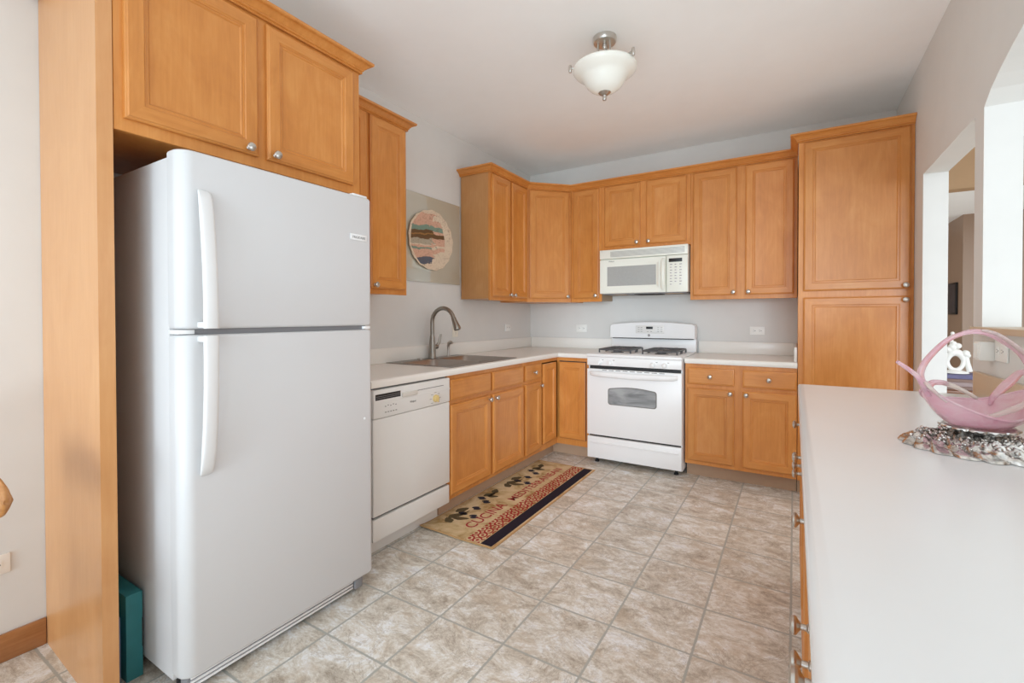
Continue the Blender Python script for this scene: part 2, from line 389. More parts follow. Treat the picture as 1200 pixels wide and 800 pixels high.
# ------------------------------------------------------------------ room shell
H = 2.733; XW = 3.046; XO = 3.155; YR = -9.60; XF = 8.0; YF = 7.0
struct(MB().box(-0.12, XF+0.12, YR-0.12, YF+0.12, -0.08, 0).build('floor', FLOOR, smooth=False))
struct(MB().box(-0.12, XF+0.12, YR-0.12, YF+0.12, H, H+0.08).build('ceiling', CEIL, smooth=False))
struct(MB().box(-0.12, 0, YR, YF, 0, H).build('wall_left', WALL, smooth=False))
struct(MB().box(0, XO, 0, 0.11, 0, H).build('wall_back', WALL, smooth=False))
wr = MB()
wr.box(XW, XO, -0.83, 0, 0, H).box(XW, XO, -1.725, -0.83, 2.045, H).box(XW, XO, -1.83, -1.725, 0, H)
Y2 = -4.0; wr.box(XW, XO, Y2, -1.83, 0, 1.165).box(XW, XO, -4.45, Y2, 0, H)
arch = []
NA = 32
for i in range(NA+1):
    y = -1.83+(Y2+1.83)*i/NA; t = abs(2*i/NA-1)
    arch.append((y, 2.045+0.2*max(0, 1-t*t)**0.75))
for (ya, za), (yb, zb) in zip(arch, arch[1:]):
    wr.prism([(XW, ya, za), (XW, yb, zb), (XW, yb, H), (XW, ya, H)], (XO-XW, 0, 0))
struct(wr.build('wall_right', WALL, smooth=False))
struct(MB().box(0, 0.10, YR-0.12, YR, 0, H).box(3.0, 3.1, YR-0.12, YR, 0, H).box(7.9, XF, YR-0.12, YR, 0, H)
       .box(0.10, 3.0, YR-0.12, YR, 2.66, H).box(3.1, 7.9, YR-0.12, YR, 2.66, H).build('wall_rear', WALL, smooth=False))
struct(MB().box(XF, XF+0.12, -1.4, YF, 0, H).box(XF, XF+0.12, YR, -3.8, 0, H).box(XF, XF+0.12, -3.8, -1.4, 0, 0.7).box(XF, XF+0.12, -3.8, -1.4, 2.3, H).build('wall_family_side', WALL, smooth=False))
struct(MB().box(-0.12, XF+0.12, YF, YF+0.12, 0, H).build('wall_far', BROWNW, smooth=False))
struct(MB().box(4.545, XF, 5.0, YF, 0, H).build('wall_hall_corner', BROWNW, smooth=False))
struct(MB().box(XO, XF, 1.20, 1.34, 2.35, H).build('wall_family_header', TAN, smooth=False))
def window(n, axis, a0, a1, z0, z1, at, mull):
    b = MB(); w = 0.05
    f = (lambda p0, p1, q0, q1: b.box(p0, p1, at-0.04, at+0.04, q0, q1, 0.004)) if axis == 'x' else (lambda p0, p1, q0, q1: b.box(at-0.04, at+0.04, p0, p1, q0, q1, 0.004))
    f(a0, a1, z0, z0+w); f(a0, a1, z1-w, z1); f(a0, a0+w, z0+w, z1-w); f(a1-w, a1, z0+w, z1-w)
    for i in range(1, mull): c = a0+(a1-a0)*i/mull; f(c-w/2, c+w/2, z0+w, z1-w)
    return struct(b.build('window_%d' % n, TRIMW))
window(1, 'x', 0.10, 3.0, 0.0, 2.66, YR-0.06, 2)
window(2, 'x', 3.1, 7.9, 0.0, 2.66, YR-0.06, 3)
window(3, 'y', -3.8, -1.4, 0.7, 2.3, XF+0.06, 3)
struct(MB().box(XW-0.032, XO+0.03, Y2, -1.83, 1.165, 1.188, 0.004).box(XW-0.032, XW, -1.83, -1.812, 1.165, 1.188, 0.003).build('trim_1', BEIGEB))
struct(MB().box(0, 0.013, -9.5, -3.777, 0, 0.100, 0.004).build('baseboard_left', BASEW))

# ------------------------------------------------------------------ cabinet builders
def knob_mb():
    return MB().lathe([(0.008, 0), (0.008, 0.002), (0.0055, 0.004), (0.0055, 0.013), (0.010, 0.0165), (0.0155, 0.020), (0.0165, 0.0235), (0.0145, 0.0275), (0.0085, 0.030), (0.0001, 0.0308)], axis='-y', seg=20)
KNOB_ME = None
def knob(parent, x, z, y=-0.02):
    global KNOB_ME
    if KNOB_ME is None:
        o = knob_mb().build('knob', NICK); KNOB_ME = o.data; bpy.data.objects.remove(o)
    o = bpy.data.objects.new('knob', KNOB_ME); COL.objects.link(o); o.parent = parent; o.location = (x, y, z)
    return o
DOORP = [(0, 0), (0, 0.013), (0.003, 0.0155), (0.006, 0.0165), (0.009, 0.020), (0.050, 0.020), (0.053, 0.0165), (0.0565, 0.0165), (0.0575, 0.0135), (0.064, 0.0135), (0.068, 0.0095), (0.072, 0.0090)]
DRWP = [(0, 0), (0, 0.012), (0.003, 0.0155), (0.008, 0.0165), (0.012, 0.0195)]
def panel(w, h, prof):
    b = MB(); bm = b.bm; loops = []
    for i, d in prof:
        loops.append([bm.verts.new(p) for p in ((i, -d, i), (w-i, -d, i), (w-i, -d, h-i), (i, -d, h-i))])
    for A, B in zip(loops, loops[1:]):
        for k in range(4):
            f = bm.faces.new((A[k], A[(k+1) % 4], B[(k+1) % 4], B[k])); f.material_index = 1 if k in (0, 2) else 0
    bm.faces.new(loops[-1]).material_index = 0 if h > 0.3 else 1
    bm.faces.new(loops[0][::-1])
    return b
def door(parent, x0, x1, z0, z1, kn=None, y=0.0, name='door'):
    o = panel(x1-x0, z1-z0, DOORP).build(name, [WV, WH], parent, (x0, y, z0), angle=20)
    if kn: knob(o, kn[0]-x0, kn[1]-z0)
    return o
def drawer(parent, x0, x1, z0, z1, kn=True, name='drawer'):
    o = panel(x1-x0, z1-z0, DRWP).build(name, [WV, WH], parent, (x0, 0, z0), angle=20)
    if kn: knob(o, (x1-x0)/2, (z1-z0)/2, -0.0195)
    return o
def carcass(parent, w, d, z0, z1, side=None, base=True, solid_top=True):
    b = MB()
    b.box(0, w, 0.0, 0.019, z0, z1, 0.0012, 0, 1)                   # face frame
    b.box(0.001, w-0.001, 0.019, d, z0 + (0.012 if z0 > 0.5 else 0), z1 - (0 if solid_top else 0.05), 0, 1)
    if z1 > 2: b.box(0.001, w-0.001, 0.02, d, z1, z1+0.002, 0, 2)  # unseen white top sheet, added to brighten the wall above
    o = b.build('carcass', [WV, side or WV, BOUNCE], parent, angle=20)
    if base and z0 < 0.5:
        MB().box(0, w, 0.075, 0.09, 0, z0).build('toe_kick', TOE, parent)
    return o
LEFT = PI/2; RIGHT = -PI/2
ZT = 2.42
# --- left run (faces +x): local x runs along world +y
L1 = 'base cabinets'; U1 = 'wall cabinets'
c = thing('sink_base_cabinet', 'maple base cabinet under the sink with two false drawer fronts and two doors', 'cabinet', (0.61, -2.14, 0), LEFT)
b = MB(); b.box(0, 0.92, 0, 0.019, 0.105, 0.872, 0.0012, 0, 1).box(0.0, 0.018, 0.019, 0.60, 0.105, 0.70, 0, 0).box(0.902, 0.92, 0.019, 0.60, 0.105, 0.70).box(0.018, 0.902, 0.019, 0.6, 0.105, 0.12)
b.build('carcass', [WV], c, angle=20); MB().box(0, 0.92, 0.075, 0.09, 0, 0.105).build('toe_kick', TOE, c)
drawer(c, 0.012, 0.454, 0.716, 0.845, False, 'false_drawer_front'); drawer(c, 0.480, 0.905, 0.716, 0.845, False, 'false_drawer_front')
door(c, 0.012, 0.452, 0.135, 0.69, (0.425, 0.664)); door(c, 0.480, 0.905, 0.135, 0.69, (0.507, 0.664))
c = thing('base_cabinet', 'narrow maple base cabinet with one drawer over one door, right of the sink cabinet', 'cabinet', (0.61, -1.219, 0), LEFT)
carcass(c, 0.302, 0.60, 0.105, 0.872); drawer(c, 0.018, 0.282, 0.722, 0.845); door(c, 0.018, 0.282, 0.135, 0.694, (0.258, 0.664))
# corner base, L-shaped
c = thing('corner_base_cabinet', 'L-shaped maple corner base cabinet with a folding two-leaf door and no knobs', 'cabinet', (0, 0, 0))
b = MB(); P = [(0.01, -0.01), (0.01, -0.915), (0.61, -0.915), (0.61, -0.61), (0.923, -0.61), (0.923, -0.01)]
b.prism([(x, y, 0.105) for x, y in P], (0, 0, 0.767))
b.box(0.6095, 0.6125, -0.915, -0.60, 0.848, 0.872, 0, 0).box(0.60, 0.923, -0.6125, -0.6095, 0.848, 0.872, 0, 0)
b.box(0.6095, 0.6125, -0.915, -0.60, 0.105, 0.148, 0, 0).box(0.60, 0.923, -0.6125, -0.6095, 0.105, 0.148, 0, 0)
b.box(0.6095, 0.6100, -0.9035, -0.61, 0.157, 0.842, 0, 1).box(0.634, 0.8915, -0.6105, -0.6095, 0.157, 0.842, 0, 1)
b.build('carcass', [WV, DARK], c, smooth=False)
MB().prism([(x, y, 0) for x, y in [(0.30, -0.915), (0.535, -0.915), (0.535, -0.535), (0.923, -0.535), (0.923, -0.40), (0.30, -0.40)]], (0, 0, 0.105)).build('toe_kick', TOE, c, smooth=False)
o = door(c, 0, 0.243, 0, 0.672); o.rotation_euler = (0, 0, LEFT); o.location = (0.611, -0.900, 0.162)
o = door(c, 0, 0.252, 0, 0.672); o.location = (0.634, -0.611, 0.162)
# right base
c = thing('base_cabinet', 'maple base cabinet right of the range with two drawers over two doors', 'cabinet', (1.702, -0.61, 0))
carcass(c, 0.733, 0.60, 0.105, 0.872)
for x0, x1 in ((0.018, 0.343), (0.397, 0.732)): drawer(c, x0, x1, 0.718, 0.843)
door(c, 0.018, 0.343, 0.135, 0.69, (0.318, 0.664)); door(c, 0.397, 0.732, 0.135, 0.69, (0.422, 0.664))
# pantry
c = thing('pantry_cabinet', 'tall maple pantry cabinet with one door above another, beside the white doorway', 'cabinet', (2.438, -0.616, 0))
carcass(c, 0.607, 0.605, 0.105, ZT)
door(c, 0.030, 0.588, 1.400, 2.40, (0.563, 1.422), name='upper_door'); door(c, 0.030, 0.588, 0.135, 1.357, (0.563, 1.332), name='lower_door')
# uppers
c = thing('wall_cabinet', 'deep two-door maple cabinet mounted above the refrigerator', 'cabinet', (0.61, -3.752, 0), LEFT)
carcass(c, 0.952, 0.60, 1.818, ZT, base=False)
door(c, 0.024, 0.448, 1.858, 2.395, (0.406, 1.879)); door(c, 0.484, 0.908, 1.858, 2.395, (0.512, 1.879))
c = thing('wall_cabinet', 'two-door maple wall cabinet between the refrigerator and the round plate', 'cabinet', (0.305, -2.785, 0), LEFT)
carcass(c, 0.615, 0.295, 1.368, ZT, base=False)
door(c, 0.022, 0.285, 1.40, 2.405, (0.262, 1.42)); door(c, 0.312, 0.595, 1.40, 2.405, (0.336, 1.42))
c = thing('wall_cabinet', 'two-door maple wall cabinet on the left wall above the outlet, right of the round plate', 'cabinet', (0.305, -1.220, 0), LEFT)
carcass(c, 0.608, 0.295, 1.368, ZT, side=SIDEW, base=False)
door(c, 0.022, 0.295, 1.40, 2.40, (0.275, 1.42)); door(c, 0.322, 0.590, 1.40, 2.40, (0.342, 1.42))
c = thing('corner_wall_cabinet', 'diagonal single-door maple wall cabinet in the corner of the two walls', 'cabinet', (0.305, -0.61, 0), PI/4)
q = math.sqrt(0.5)
def loc45(x, y): dx, dy = x-0.305, y+0.61; return ((dx+dy)*q, (dy-dx)*q)
P = [loc45(*p) for p in [(0.305, -0.61), (0.61, -0.305), (0.61, -0.01), (0.01, -0.01), (0.01, -0.61)]]
MB().prism([(x, y, 1.368) for x, y in P], (0, 0, ZT-1.368)).prism([(x*0.98, y*0.98+0.004, ZT) for x, y in P], (0, 0, 0.002), 1).build('carcass', [WV, BOUNCE], c, smooth=False)
door(c, 0.022, 0.409, 1.40, 2.40, (0.388, 1.42))
c = thing('wall_cabinet', 'narrow single-door maple wall cabinet left of the microwave', 'cabinet', (0.612, -0.305, 0))
carcass(c, 0.302, 0.295, 1.368, ZT, side=RAW, base=False); door(c, 0.026, 0.278, 1.40, 2.40, (0.252, 1.424))
c = thing('wall_cabinet', 'short two-door maple wall cabinet directly above the microwave', 'cabinet', (0.915, -0.305, 0))
carcass(c, 0.766, 0.295, 1.828, ZT, base=False)
door(c, 0.030, 0.352, 1.857, 2.40, (0.328, 1.879)); door(c, 0.406, 0.736, 1.857, 2.40, (0.430, 1.879))
c = thing('wall_cabinet', 'two-door maple wall cabinet between the microwave and the pantry', 'cabinet', (1.682, -0.305, 0))
carcass(c, 0.752, 0.295, 1.368, ZT, base=False)
door(c, 0.022, 0.346, 1.40, 2.40, (0.324, 1.422)); door(c, 0.406, 0.730, 1.40, 2.40, (0.429, 1.422))
# peninsula cabinets
for i, y in enumerate((-1.805, -2.872)):
    c = thing('peninsula_base_cabinet', ['maple base cabinet under the far half of the peninsula worktop', 'maple base cabinet under the near half of the peninsula worktop'][i], 'cabinet', (2.462, y, 0), RIGHT, 'peninsula base cabinets')
    carcass(c, 1.065, 0.575, 0.105, 0.872)
    for x0, x1 in ((0.02, 0.515), (0.55, 1.045)): drawer(c, x0, x1, 0.71, 0.845)
    door(c, 0.02, 0.515, 0.135, 0.69, (0.480, 0.664)); door(c, 0.55, 1.045, 0.135, 0.69, (0.585, 0.664))
# end panel beside the refrigerator
tag(MB().prism([(0.002, -3.775, 0), (0.612, -3.795, 0), (0.612, -3.7545, 0), (0.002, -3.7545, 0)], (0, 0, 2.43)).build('refrigerator_end_panel', WP, smooth=False),
    'tall pale maple panel standing left of the refrigerator', 'panel')
# crown mouldings
CR = [(0.0, 2.408), (0.007, 2.408), (0.009, 2.411), (0.007, 2.416), (0.006, 2.418), (0.012, 2.420), (0.014, 2.424), (0.013, 2.427), (0.017, 2.430), (0.023, 2.437), (0.033, 2.445), (0.039, 2.448), (0.044, 2.4485), (0.048, 2.452), (0.048, 2.462), (0.0, 2.462)]
CR = [(o+0.0006, z) for o, z in CR]
def crown(path, label):
    tag(MB().sweep(path, CR).build('crown_moulding', WH, angle=25), label, 'moulding', 'cabinet crown mouldings')
crown([(0.002, -3.80), (0.6135, -3.80), (0.6135, -2.798), (0.002, -2.798)], 'maple crown moulding on top of the cabinet above the refrigerator')
crown([(0.306, -2.75), (0.306, -2.168), (0.002, -2.168)], 'short maple crown moulding on the wall cabinet left of the round plate')
crown([(0.002, -1.221), (0.306, -1.221), (0.306, -0.611), (0.611, -0.306), (2.436, -0.306)], 'long maple crown moulding running round the corner wall cabinets to the pantry')
crown([(2.437, -0.3565), (2.437, -0.617), (3.0445, -0.617)], 'maple crown moulding on top of the tall pantry')

# ------------------------------------------------------------------ worktops
NOSE = [(0.0, 0.874), (0.022, 0.874), (0.0245, 0.878), (0.025, 0.902), (0.022, 0.910), (0.014, 0.914), (0.0, 0.914)]
t = thing('countertop', 'white L-shaped laminate worktop along the sink wall into the corner', 'worktop', (0, 0, 0))
b = MB()
for x0, x1, y0, y1 in ((0.002, 0.61, -2.755, -2.055), (0.002, 0.05, -2.055, -1.305), (0.575, 0.61, -2.055, -1.305), (0.002, 0.61, -1.305, -0.002), (0.61, 0.928, -0.61, -0.002)):
    b.box(x0, x1, y0, y1, 0.874, 0.914)
b.sweep([(0.61, -2.755), (0.61, -0.61), (0.928, -0.61)], NOSE).build('worktop', COUNT, t, angle=50)
MB().box(0.001, 0.021, -2.755, -0.001, 0.9142, 1.016, 0.004).box(0.021, 0.928, -0.021, -0.001, 0.9142, 1.016, 0.004).build('backsplash', COUNT, t)
t = thing('countertop', 'short white worktop between the range and the pantry', 'worktop', (0, 0, 0))
MB().box(1.700, 2.436, -0.61, -0.002, 0.874, 0.914).sweep([(1.700, -0.61), (2.436, -0.61)], NOSE).build('worktop', COUNT, t, angle=50)
MB().box(1.700, 2.416, -0.021, -0.001, 0.9142, 1.016, 0.004).box(2.416, 2.436, -0.60, -0.001, 0.9142, 1.016, 0.004).build('backsplash', COUNT, t)
t = thing('peninsula_worktop', 'broad pale laminate peninsula worktop carrying the pink glass bowl', 'worktop', (0, 0, 0))
b = MB(); b.box(2.457, XW-0.001, -3.97, -1.81, 0.874, 0.914)
b.sweep([(XW-0.001, -1.81), (2.457, -1.81), (2.457, -3.97)], [(o, z) for o, z in NOSE]).build('worktop', PCOUNT, t, angle=50)
MB().box(XW-0.018, XW-0.001, -3.97, -1.80, 0.9142, 1.010, 0.003).build('backsplash', BEIGEB, t)

# ------------------------------------------------------------------ refrigerator
t = thing('refrigerator', 'large white top-freezer refrigerator standing in the alcove of the left wall', 'refrigerator', (0.06, -3.26, 0))
X0, Y0 = 0.06, -3.26
def fx(x): return x-X0
def fy(y): return y-Y0
vert = lambda a, b2: abs(a.z-b2.z) > 0.3
MB().box(fx(0.06), fx(0.700), fy(-3.645), fy(-2.885), 0.05, 1.745, 0.004).build('body', WHTEX, t)
def fdoor(name, z0, z1):
    prof = []
    y0, y1, xb, xf = fy(-3.650), fy(-2.880), fx(0.708), fx(0.783)
    rl, rr = 0.042, 0.02
    pts = [(xb, y0), ]
    for k in range(9): a = PI/2*k/8; pts.append((xf-rl+rl*math.sin(a), y0+rl-rl*math.cos(a)) if True else None)
    for k in range(7): a = PI/2*k/6; pts.append((xf-rr+rr*math.cos(a), y1-rr+rr*math.sin(a)))
    pts.append((xb, y1))
    cx, cy = (xb+xf)/2, (y0+y1)/2
    R = []
    for zz, ins in ((z0, 0.008), (z0+0.003, 0.003), (z0+0.010, 0.0), (z1-0.010, 0.0), (z1-0.003, 0.003), (z1, 0.008)):
        R.append([(x-ins*(1 if x > cx else 0), y+ins*(1 if y < cy-0.3 else -1 if y > cy+0.3 else 0), zz) for x, y in pts])
    return MB().rings(R).build(name, WHTEX, t, angle=40)
fz = fdoor('freezer_door', 1.193, 1.762); fr = fdoor('fridge_door', 0.075, 1.174)
MB().box(fx(0.7005), fx(0.7075), fy(-3.635), fy(-2.895), 0.09, 1.75).box(fx(0.7075), fx(0.760), fy(-3.62), fy(-2.90), 1.1745, 1.1925).build('gasket', GREYGAP, t)
MB().box(fx(0.70), fx(0.765), fy(-3.648), fy(-3.60), 1.1765, 1.1905, 0.002).build('hinge', WHITE, t)
MB().box(fx(0.70), fx(0.775), fy(-2.92), fy(-2.885), 1.1765, 1.1905, 0.002).build('hinge', WHITE, t)
MB().box(fx(0.66), fx(0.765), fy(-2.97), fy(-2.89), 1.7635, 1.775, 0.004).build('hinge_cover', WHITE, t)
def fhandle(parent, zs):
    R = []
    for z, out, w, yc in zs:
        xo = fx(0.783); th = min(0.020, max(0.006, out*0.5)); yy = fy(yc)
        ring = []
        for k in range(16):
            a = 2*PI*k/16; cx_, sx_ = math.cos(a), math.sin(a)
            ring.append((xo+out-th/2+th/2*(abs(cx_)**0.6)*(1 if cx_ > 0 else -1), yy+w/2*(abs(sx_)**0.6)*(1 if sx_ > 0 else -1), z))
        R.append(ring)
    return MB().rings(R)
def hz(zs): return [(z, o, w, -3.582) for z, o, w in zs]
h = fhandle(fz, hz([(1.640, 0.004, 0.026), (1.634, 0.014, 0.038), (1.610, 0.026, 0.042), (1.56, 0.036, 0.043), (1.48, 0.046, 0.043), (1.38, 0.054, 0.043), (1.28, 0.058, 0.043), (1.21, 0.058, 0.044), (1.195, 0.058, 0.044)]))
h.box(fx(0.781), fx(0.83), fy(-3.601), fy(-3.563), 1.196, 1.216, 0.004).build('handle', FRW, fz, angle=50)
h = fhandle(fr, hz([(1.172, 0.058, 0.044), (1.155, 0.058, 0.044), (1.08, 0.058, 0.043), (0.98, 0.055, 0.043), (0.88, 0.048, 0.043), (0.80, 0.038, 0.043), (0.75, 0.026, 0.042), (0.725, 0.014, 0.038), (0.718, 0.004, 0.026)]))
h.box(fx(0.781), fx(0.83), fy(-3.601), fy(-3.563), 1.151, 1.171, 0.004).build('handle', FRW, fr, angle=50)
MT = lambda x, y, z: Matrix.Translation((x, y, z)) @ Matrix(((0, 0, 1, 0), (1, 0, 0, 0), (0, 1, 0, 0), (0, 0, 0, 1)))   # text facing +x
b = MB().box(fx(0.7831), fx(0.7865), fy(-3.001), fy(-2.912), 1.566, 1.592, 0.001).box(fx(0.7835), fx(0.7875), fy(-3.001), fy(-2.993), 1.566, 1.592, 0.001)
b.text('FRIGIDAIRE', 0.015, 0.001, MT(fx(0.7868), fy(-2.988), 1.573), 1, 0.068, 0.0).build('badge', [WHITE, INK], fz)
MB().ball((fx(0.783), fy(-2.926), 0.779), 0.006, 0, 2, (0.5, 1, 1)).build('door_bumper', WHITE, fr)
b = MB().box(fx(0.69), fx(0.735), fy(-3.62), fy(-2.91), 0.012, 0.062, 0.004)
for k in range(3): b.box(fx(0.735), fx(0.741), fy(-3.61), fy(-2.96), 0.018+k*0.014, 0.026+k*0.014, 0.001, 1)
b.box(fx(0.735), fx(0.75), fy(-2.955), fy(-2.912), 0.012, 0.064, 0.006)
b.build('kick_grille', [GREYGAP, WHITE], t)
for x_, y_ in ((0.12, -3.60), (0.12, -2.93), (0.66, -3.60), (0.66, -2.93)): MB().lathe([(0.018, 0), (0.018, 0.05)], (fx(x_), fy(y_), 0)).build('foot', BLACK, t)
# things stored in the gap
b = MB().box(-0.20, 0.19, -0.0235, 0.0235, 0, 0.292, 0.002)
b.box(0.19, 0.1905, 0.021, 0.0232, 0.10, 0.20, 0, 1)
tag(b.build('cardboard_box', [TEAL, DARK], loc=(0.315, -3.6775, 0)), 'teal cardboard box standing in the gap left of the refrigerator', 'box')
tag(MB().box(-0.17, 0.17, -0.005, 0.005, 0, 0.235, 0.002).box(0.15, 0.172, -0.009, 0.005, 0.20, 0.232, 0.003).build('folded_board', SLATEB, loc=(0.34, -3.722, 0)), 'thin slate-blue board leaning between the teal box and the maple panel', 'board')

# ------------------------------------------------------------------ dishwasher
t = thing('dishwasher', 'white built-in dishwasher with a gold dial between the refrigerator and the sink cabinet', 'dishwasher', (0.60, -2.745, 0), LEFT)
w = 0.597
MB().box(0.004, w-0.004, 0.0, 0.57, 0.11, 0.866).build('tub', GREYGAP, t, smooth=False)
MB().box(0, w, -0.033, -0.001, 0.228, 0.7165, 0.003).build('door_panel', DWW, t)
b = MB().box(0, w, -0.038, -0.001, 0.718, 0.864, 0.008, edges=None)
b.box(0.30, 0.535, -0.0395, -0.036, 0.8235, 0.8265, 0, 1)
b.box(0.195, 0.31, -0.046, -0.036, 0.804, 0.828, 0.004, 2)
b.box(0.0, w, -0.0395, -0.037, 0.796, 0.800, 0.001, 0)
cp = b.build('control_panel', [DWW, INK, POCK], t)
b = MB().box(0.012, 0.185, -0.0388, -0.036, 0.812, 0.842, 0.001, 0)
for k in range(2): b.box(0.016, 0.182, -0.0400, -0.0388, 0.8205+k*0.009, 0.8225+k*0.009, 0.0004, 1)
b.build('vent_grille', [BLACK, GREYGAP], cp)
b = MB().lathe([(0.022, 0), (0.022, 0.004), (0.019, 0.006), (0.018, 0.016), (0.015, 0.019), (0.0001, 0.0195)], (0.463, -0.038, 0.758), '-y', 24).box(0.459, 0.467, -0.062, -0.056, 0.738, 0.778, 0.001)
b.build('dial', GOLD, cp)
b = MB()
for k in range(7):
    a = PI*0.25+k*PI*1.5/6
    px, pz = 0.463+0.040*math.sin(a+PI), 0.758+0.034*math.cos(a+PI)
    b.box(px-0.009, px+0.009, -0.0386, -0.0378, pz-0.001, pz+0.001)
for row, z in ((0, 0.775), (1, 0.745)):
    for k in range(5): b.box(0.075+k*0.018, 0.083+k*0.018+0.003*row, -0.0386, -0.0378, z-0.002+0.004*(k % 2)*(1-row), z+0.002+0.004*(k % 2)*(1-row))
TY = lambda x, y, z: Matrix.Translation((x, y, z)) @ Matrix(((1, 0, 0, 0), (0, 0, -1, 0), (0, 1, 0, 0), (0, 0, 0, 1)))   # text facing -y
b.text('Whirlpool', 0.016, 0.0008, TY(0.255, -0.0383, 0.765), 0, 0.045)
o = b.build('printed_marks', INK, cp); o['kind'] = 'stuff'
MB().box(0, w, -0.030, -0.004, 0.102, 0.212, 0.004).build('lower_panel', DWW, t)
MB().box(0.0, w-0.01, 0.056, 0.07, 0, 0.102, 0.002).build('toe_kick', DWW, t)

# ------------------------------------------------------------------ sink and faucet
t = thing('sink', 'double-bowl stainless steel sink dropped into the white worktop', 'sink', (0.31, -1.685, 0.914))
b = MB(); bm = b.bm
def rrect(x0, x1, y0, y1, r, z, n=5):
    pts = []
    for cx_, cy_, a0 in ((x1-r, y1-r, 0), (x0+r, y1-r, PI/2), (x0+r, y0+r, PI), (x1-r, y0+r, 1.5*PI)):
        for k in range(n+1): a = a0+PI/2*k/n; pts.append((cx_+r*math.cos(a), cy_+r*math.sin(a), z))
    return pts
SX, SY = 0.285, 0.395
bowls = [(-0.185, 0.245, -0.365, -0.018), (-0.185, 0.245, 0.018, 0.365)]
rim = []
for i, (x0, x1, y0, y1) in enumerate(bowls):
    R = [rrect(x0-0.006, x1+0.006, y0-0.006, y1+0.006, 0.056, 0.0045), rrect(x0, x1, y0, y1, 0.05, 0.002), rrect(x0+0.018, x1-0.018, y0+0.018, y1-0.018, 0.06, -0.10), rrect(x0+0.035, x1-0.035, y0+0.035, y1-0.035, 0.07, -0.160), rrect(x0+0.06, x1-0.06, y0+0.06, y1-0.06, 0.05, -0.172)]
    b.rings(R, 1, cap0=False)
# deck made of strips around the bowls
zz0, zz1 = 0.0005, 0.0045
for x0, x1, y0, y1 in ((-SX, -0.190, -SY, SY), (0.250, SX, -SY, SY), (-0.190, 0.250, -SY, -0.370), (-0.190, 0.250, 0.370, SY), (-0.190, 0.250, -0.0125, 0.0125)):
    b.poly([(x0, y0, zz1), (x1, y0, zz1), (x1, y1, zz1), (x0, y1, zz1)])
for (x0, x1, y0, y1) in bowls:          # corner fillers between the straight deck and the round bowls
    X0_, X1_, Y0_, Y1_ = -0.190, 0.250, (y0-0.005 if y0 < -0.1 else 0.0125), (y1+0.005 if y1 > 0.1 else -0.0125)
    for cx_, cy_, sx_, sy_ in ((X1_, Y1_, 1, 1), (X0_, Y1_, -1, 1), (X0_, Y0_, -1, -1), (X1_, Y0_, 1, -1)):
        b.poly([(cx_, cy_, zz1-0.0002), (cx_-sx_*0.018, cy_, zz1-0.0002), (cx_, cy_-sy_*0.018, zz1-0.0002)])
b.sweep([(-SX, -SY), (SX, -SY), (SX, SY), (-SX, SY), (-SX, -SY)][::1], [(0.0, 0.0004), (0.002, 0.0004), (0.002, 0.003), (0.0, 0.0046)])
b.build('basin', [DECK, STEEL], t, angle=60)
for i, (x0, x1, y0, y1) in enumerate(bowls):
    MB().lathe([(0.042, -0.1718), (0.042, -0.168), (0.030, -0.1685), (0.028, -0.1705), (0.0001, -0.1705)], ((x0+x1)/2, (y0+y1)/2, 0)).build('drain', NICK, t)
t = thing('faucet', 'tall gooseneck brushed nickel kitchen faucet on the sink deck', 'faucet', (0.068, -1.655, 0.9187))
MB().lathe([(0.030, 0), (0.030, 0.006), (0.028, 0.010), (0.026, 0.05), (0.024, 0.10), (0.020, 0.15), (0.017, 0.17)], seg=24).build('body', FNICK, t)
pts = [(0, 0, 0.165), (0, 0, 0.255)]
for k in range(13): a = PI-k*PI*0.90/12; pts.append((0.105+0.105*math.cos(a), 0, 0.272+0.105*math.sin(a)))
MB().tube(pts, 0.0155, 14).build('spout', FNICK, t)
e = Vector(pts[-1]); d = (Vector(pts[-1])-Vector(pts[-2])).normalized()
MB().tube([e-d*0.002, e+d*0.018, e+d*0.05, e+d*0.085, e+d*0.094], [0.0165, 0.018, 0.022, 0.027, 0.025], 18).build('spray_head', FNICK, t)
MB().tube([(0.0, 0.015, 0.085), (0, 0.048, 0.085)], 0.018, 16).ball((0, 0.05, 0.085), 0.0185, 0, 2).tube([(0, 0.05, 0.088), (0.01, 0.068, 0.115), (0.016, 0.075, 0.16), (0.02, 0.078, 0.18)], [0.014, 0.011, 0.009, 0.0075], 10, flat=(1, 0.8)).build('lever', FNICK, t)
t = thing('side_sprayer', 'small chrome side sprayer on the sink deck beside the faucet', 'sprayer', (0.068, -1.465, 0.9187))
MB().lathe([(0.018, 0), (0.018, 0.004), (0.012, 0.008), (0.010, 0.05), (0.011, 0.075), (0.012, 0.085)], seg=18).build('body', NICK, t)
MB().tube([(0, 0, 0.08), (0.006, 0, 0.103), (0.022, 0, 0.112), (0.042, 0, 0.105)], [0.012, 0.014, 0.0145, 0.010], 12).build('nozzle', NICK, t)
tag(MB().lathe([(0.024, 0), (0.024, 0.003), (0.021, 0.008), (0.012, 0.010), (0.0001, 0.0105)], seg=20).build('deck_hole_cover', STEEL, loc=(0.068, -1.785, 0.9187)), 'round metal hole cover on the sink deck left of the faucet', 'cover')

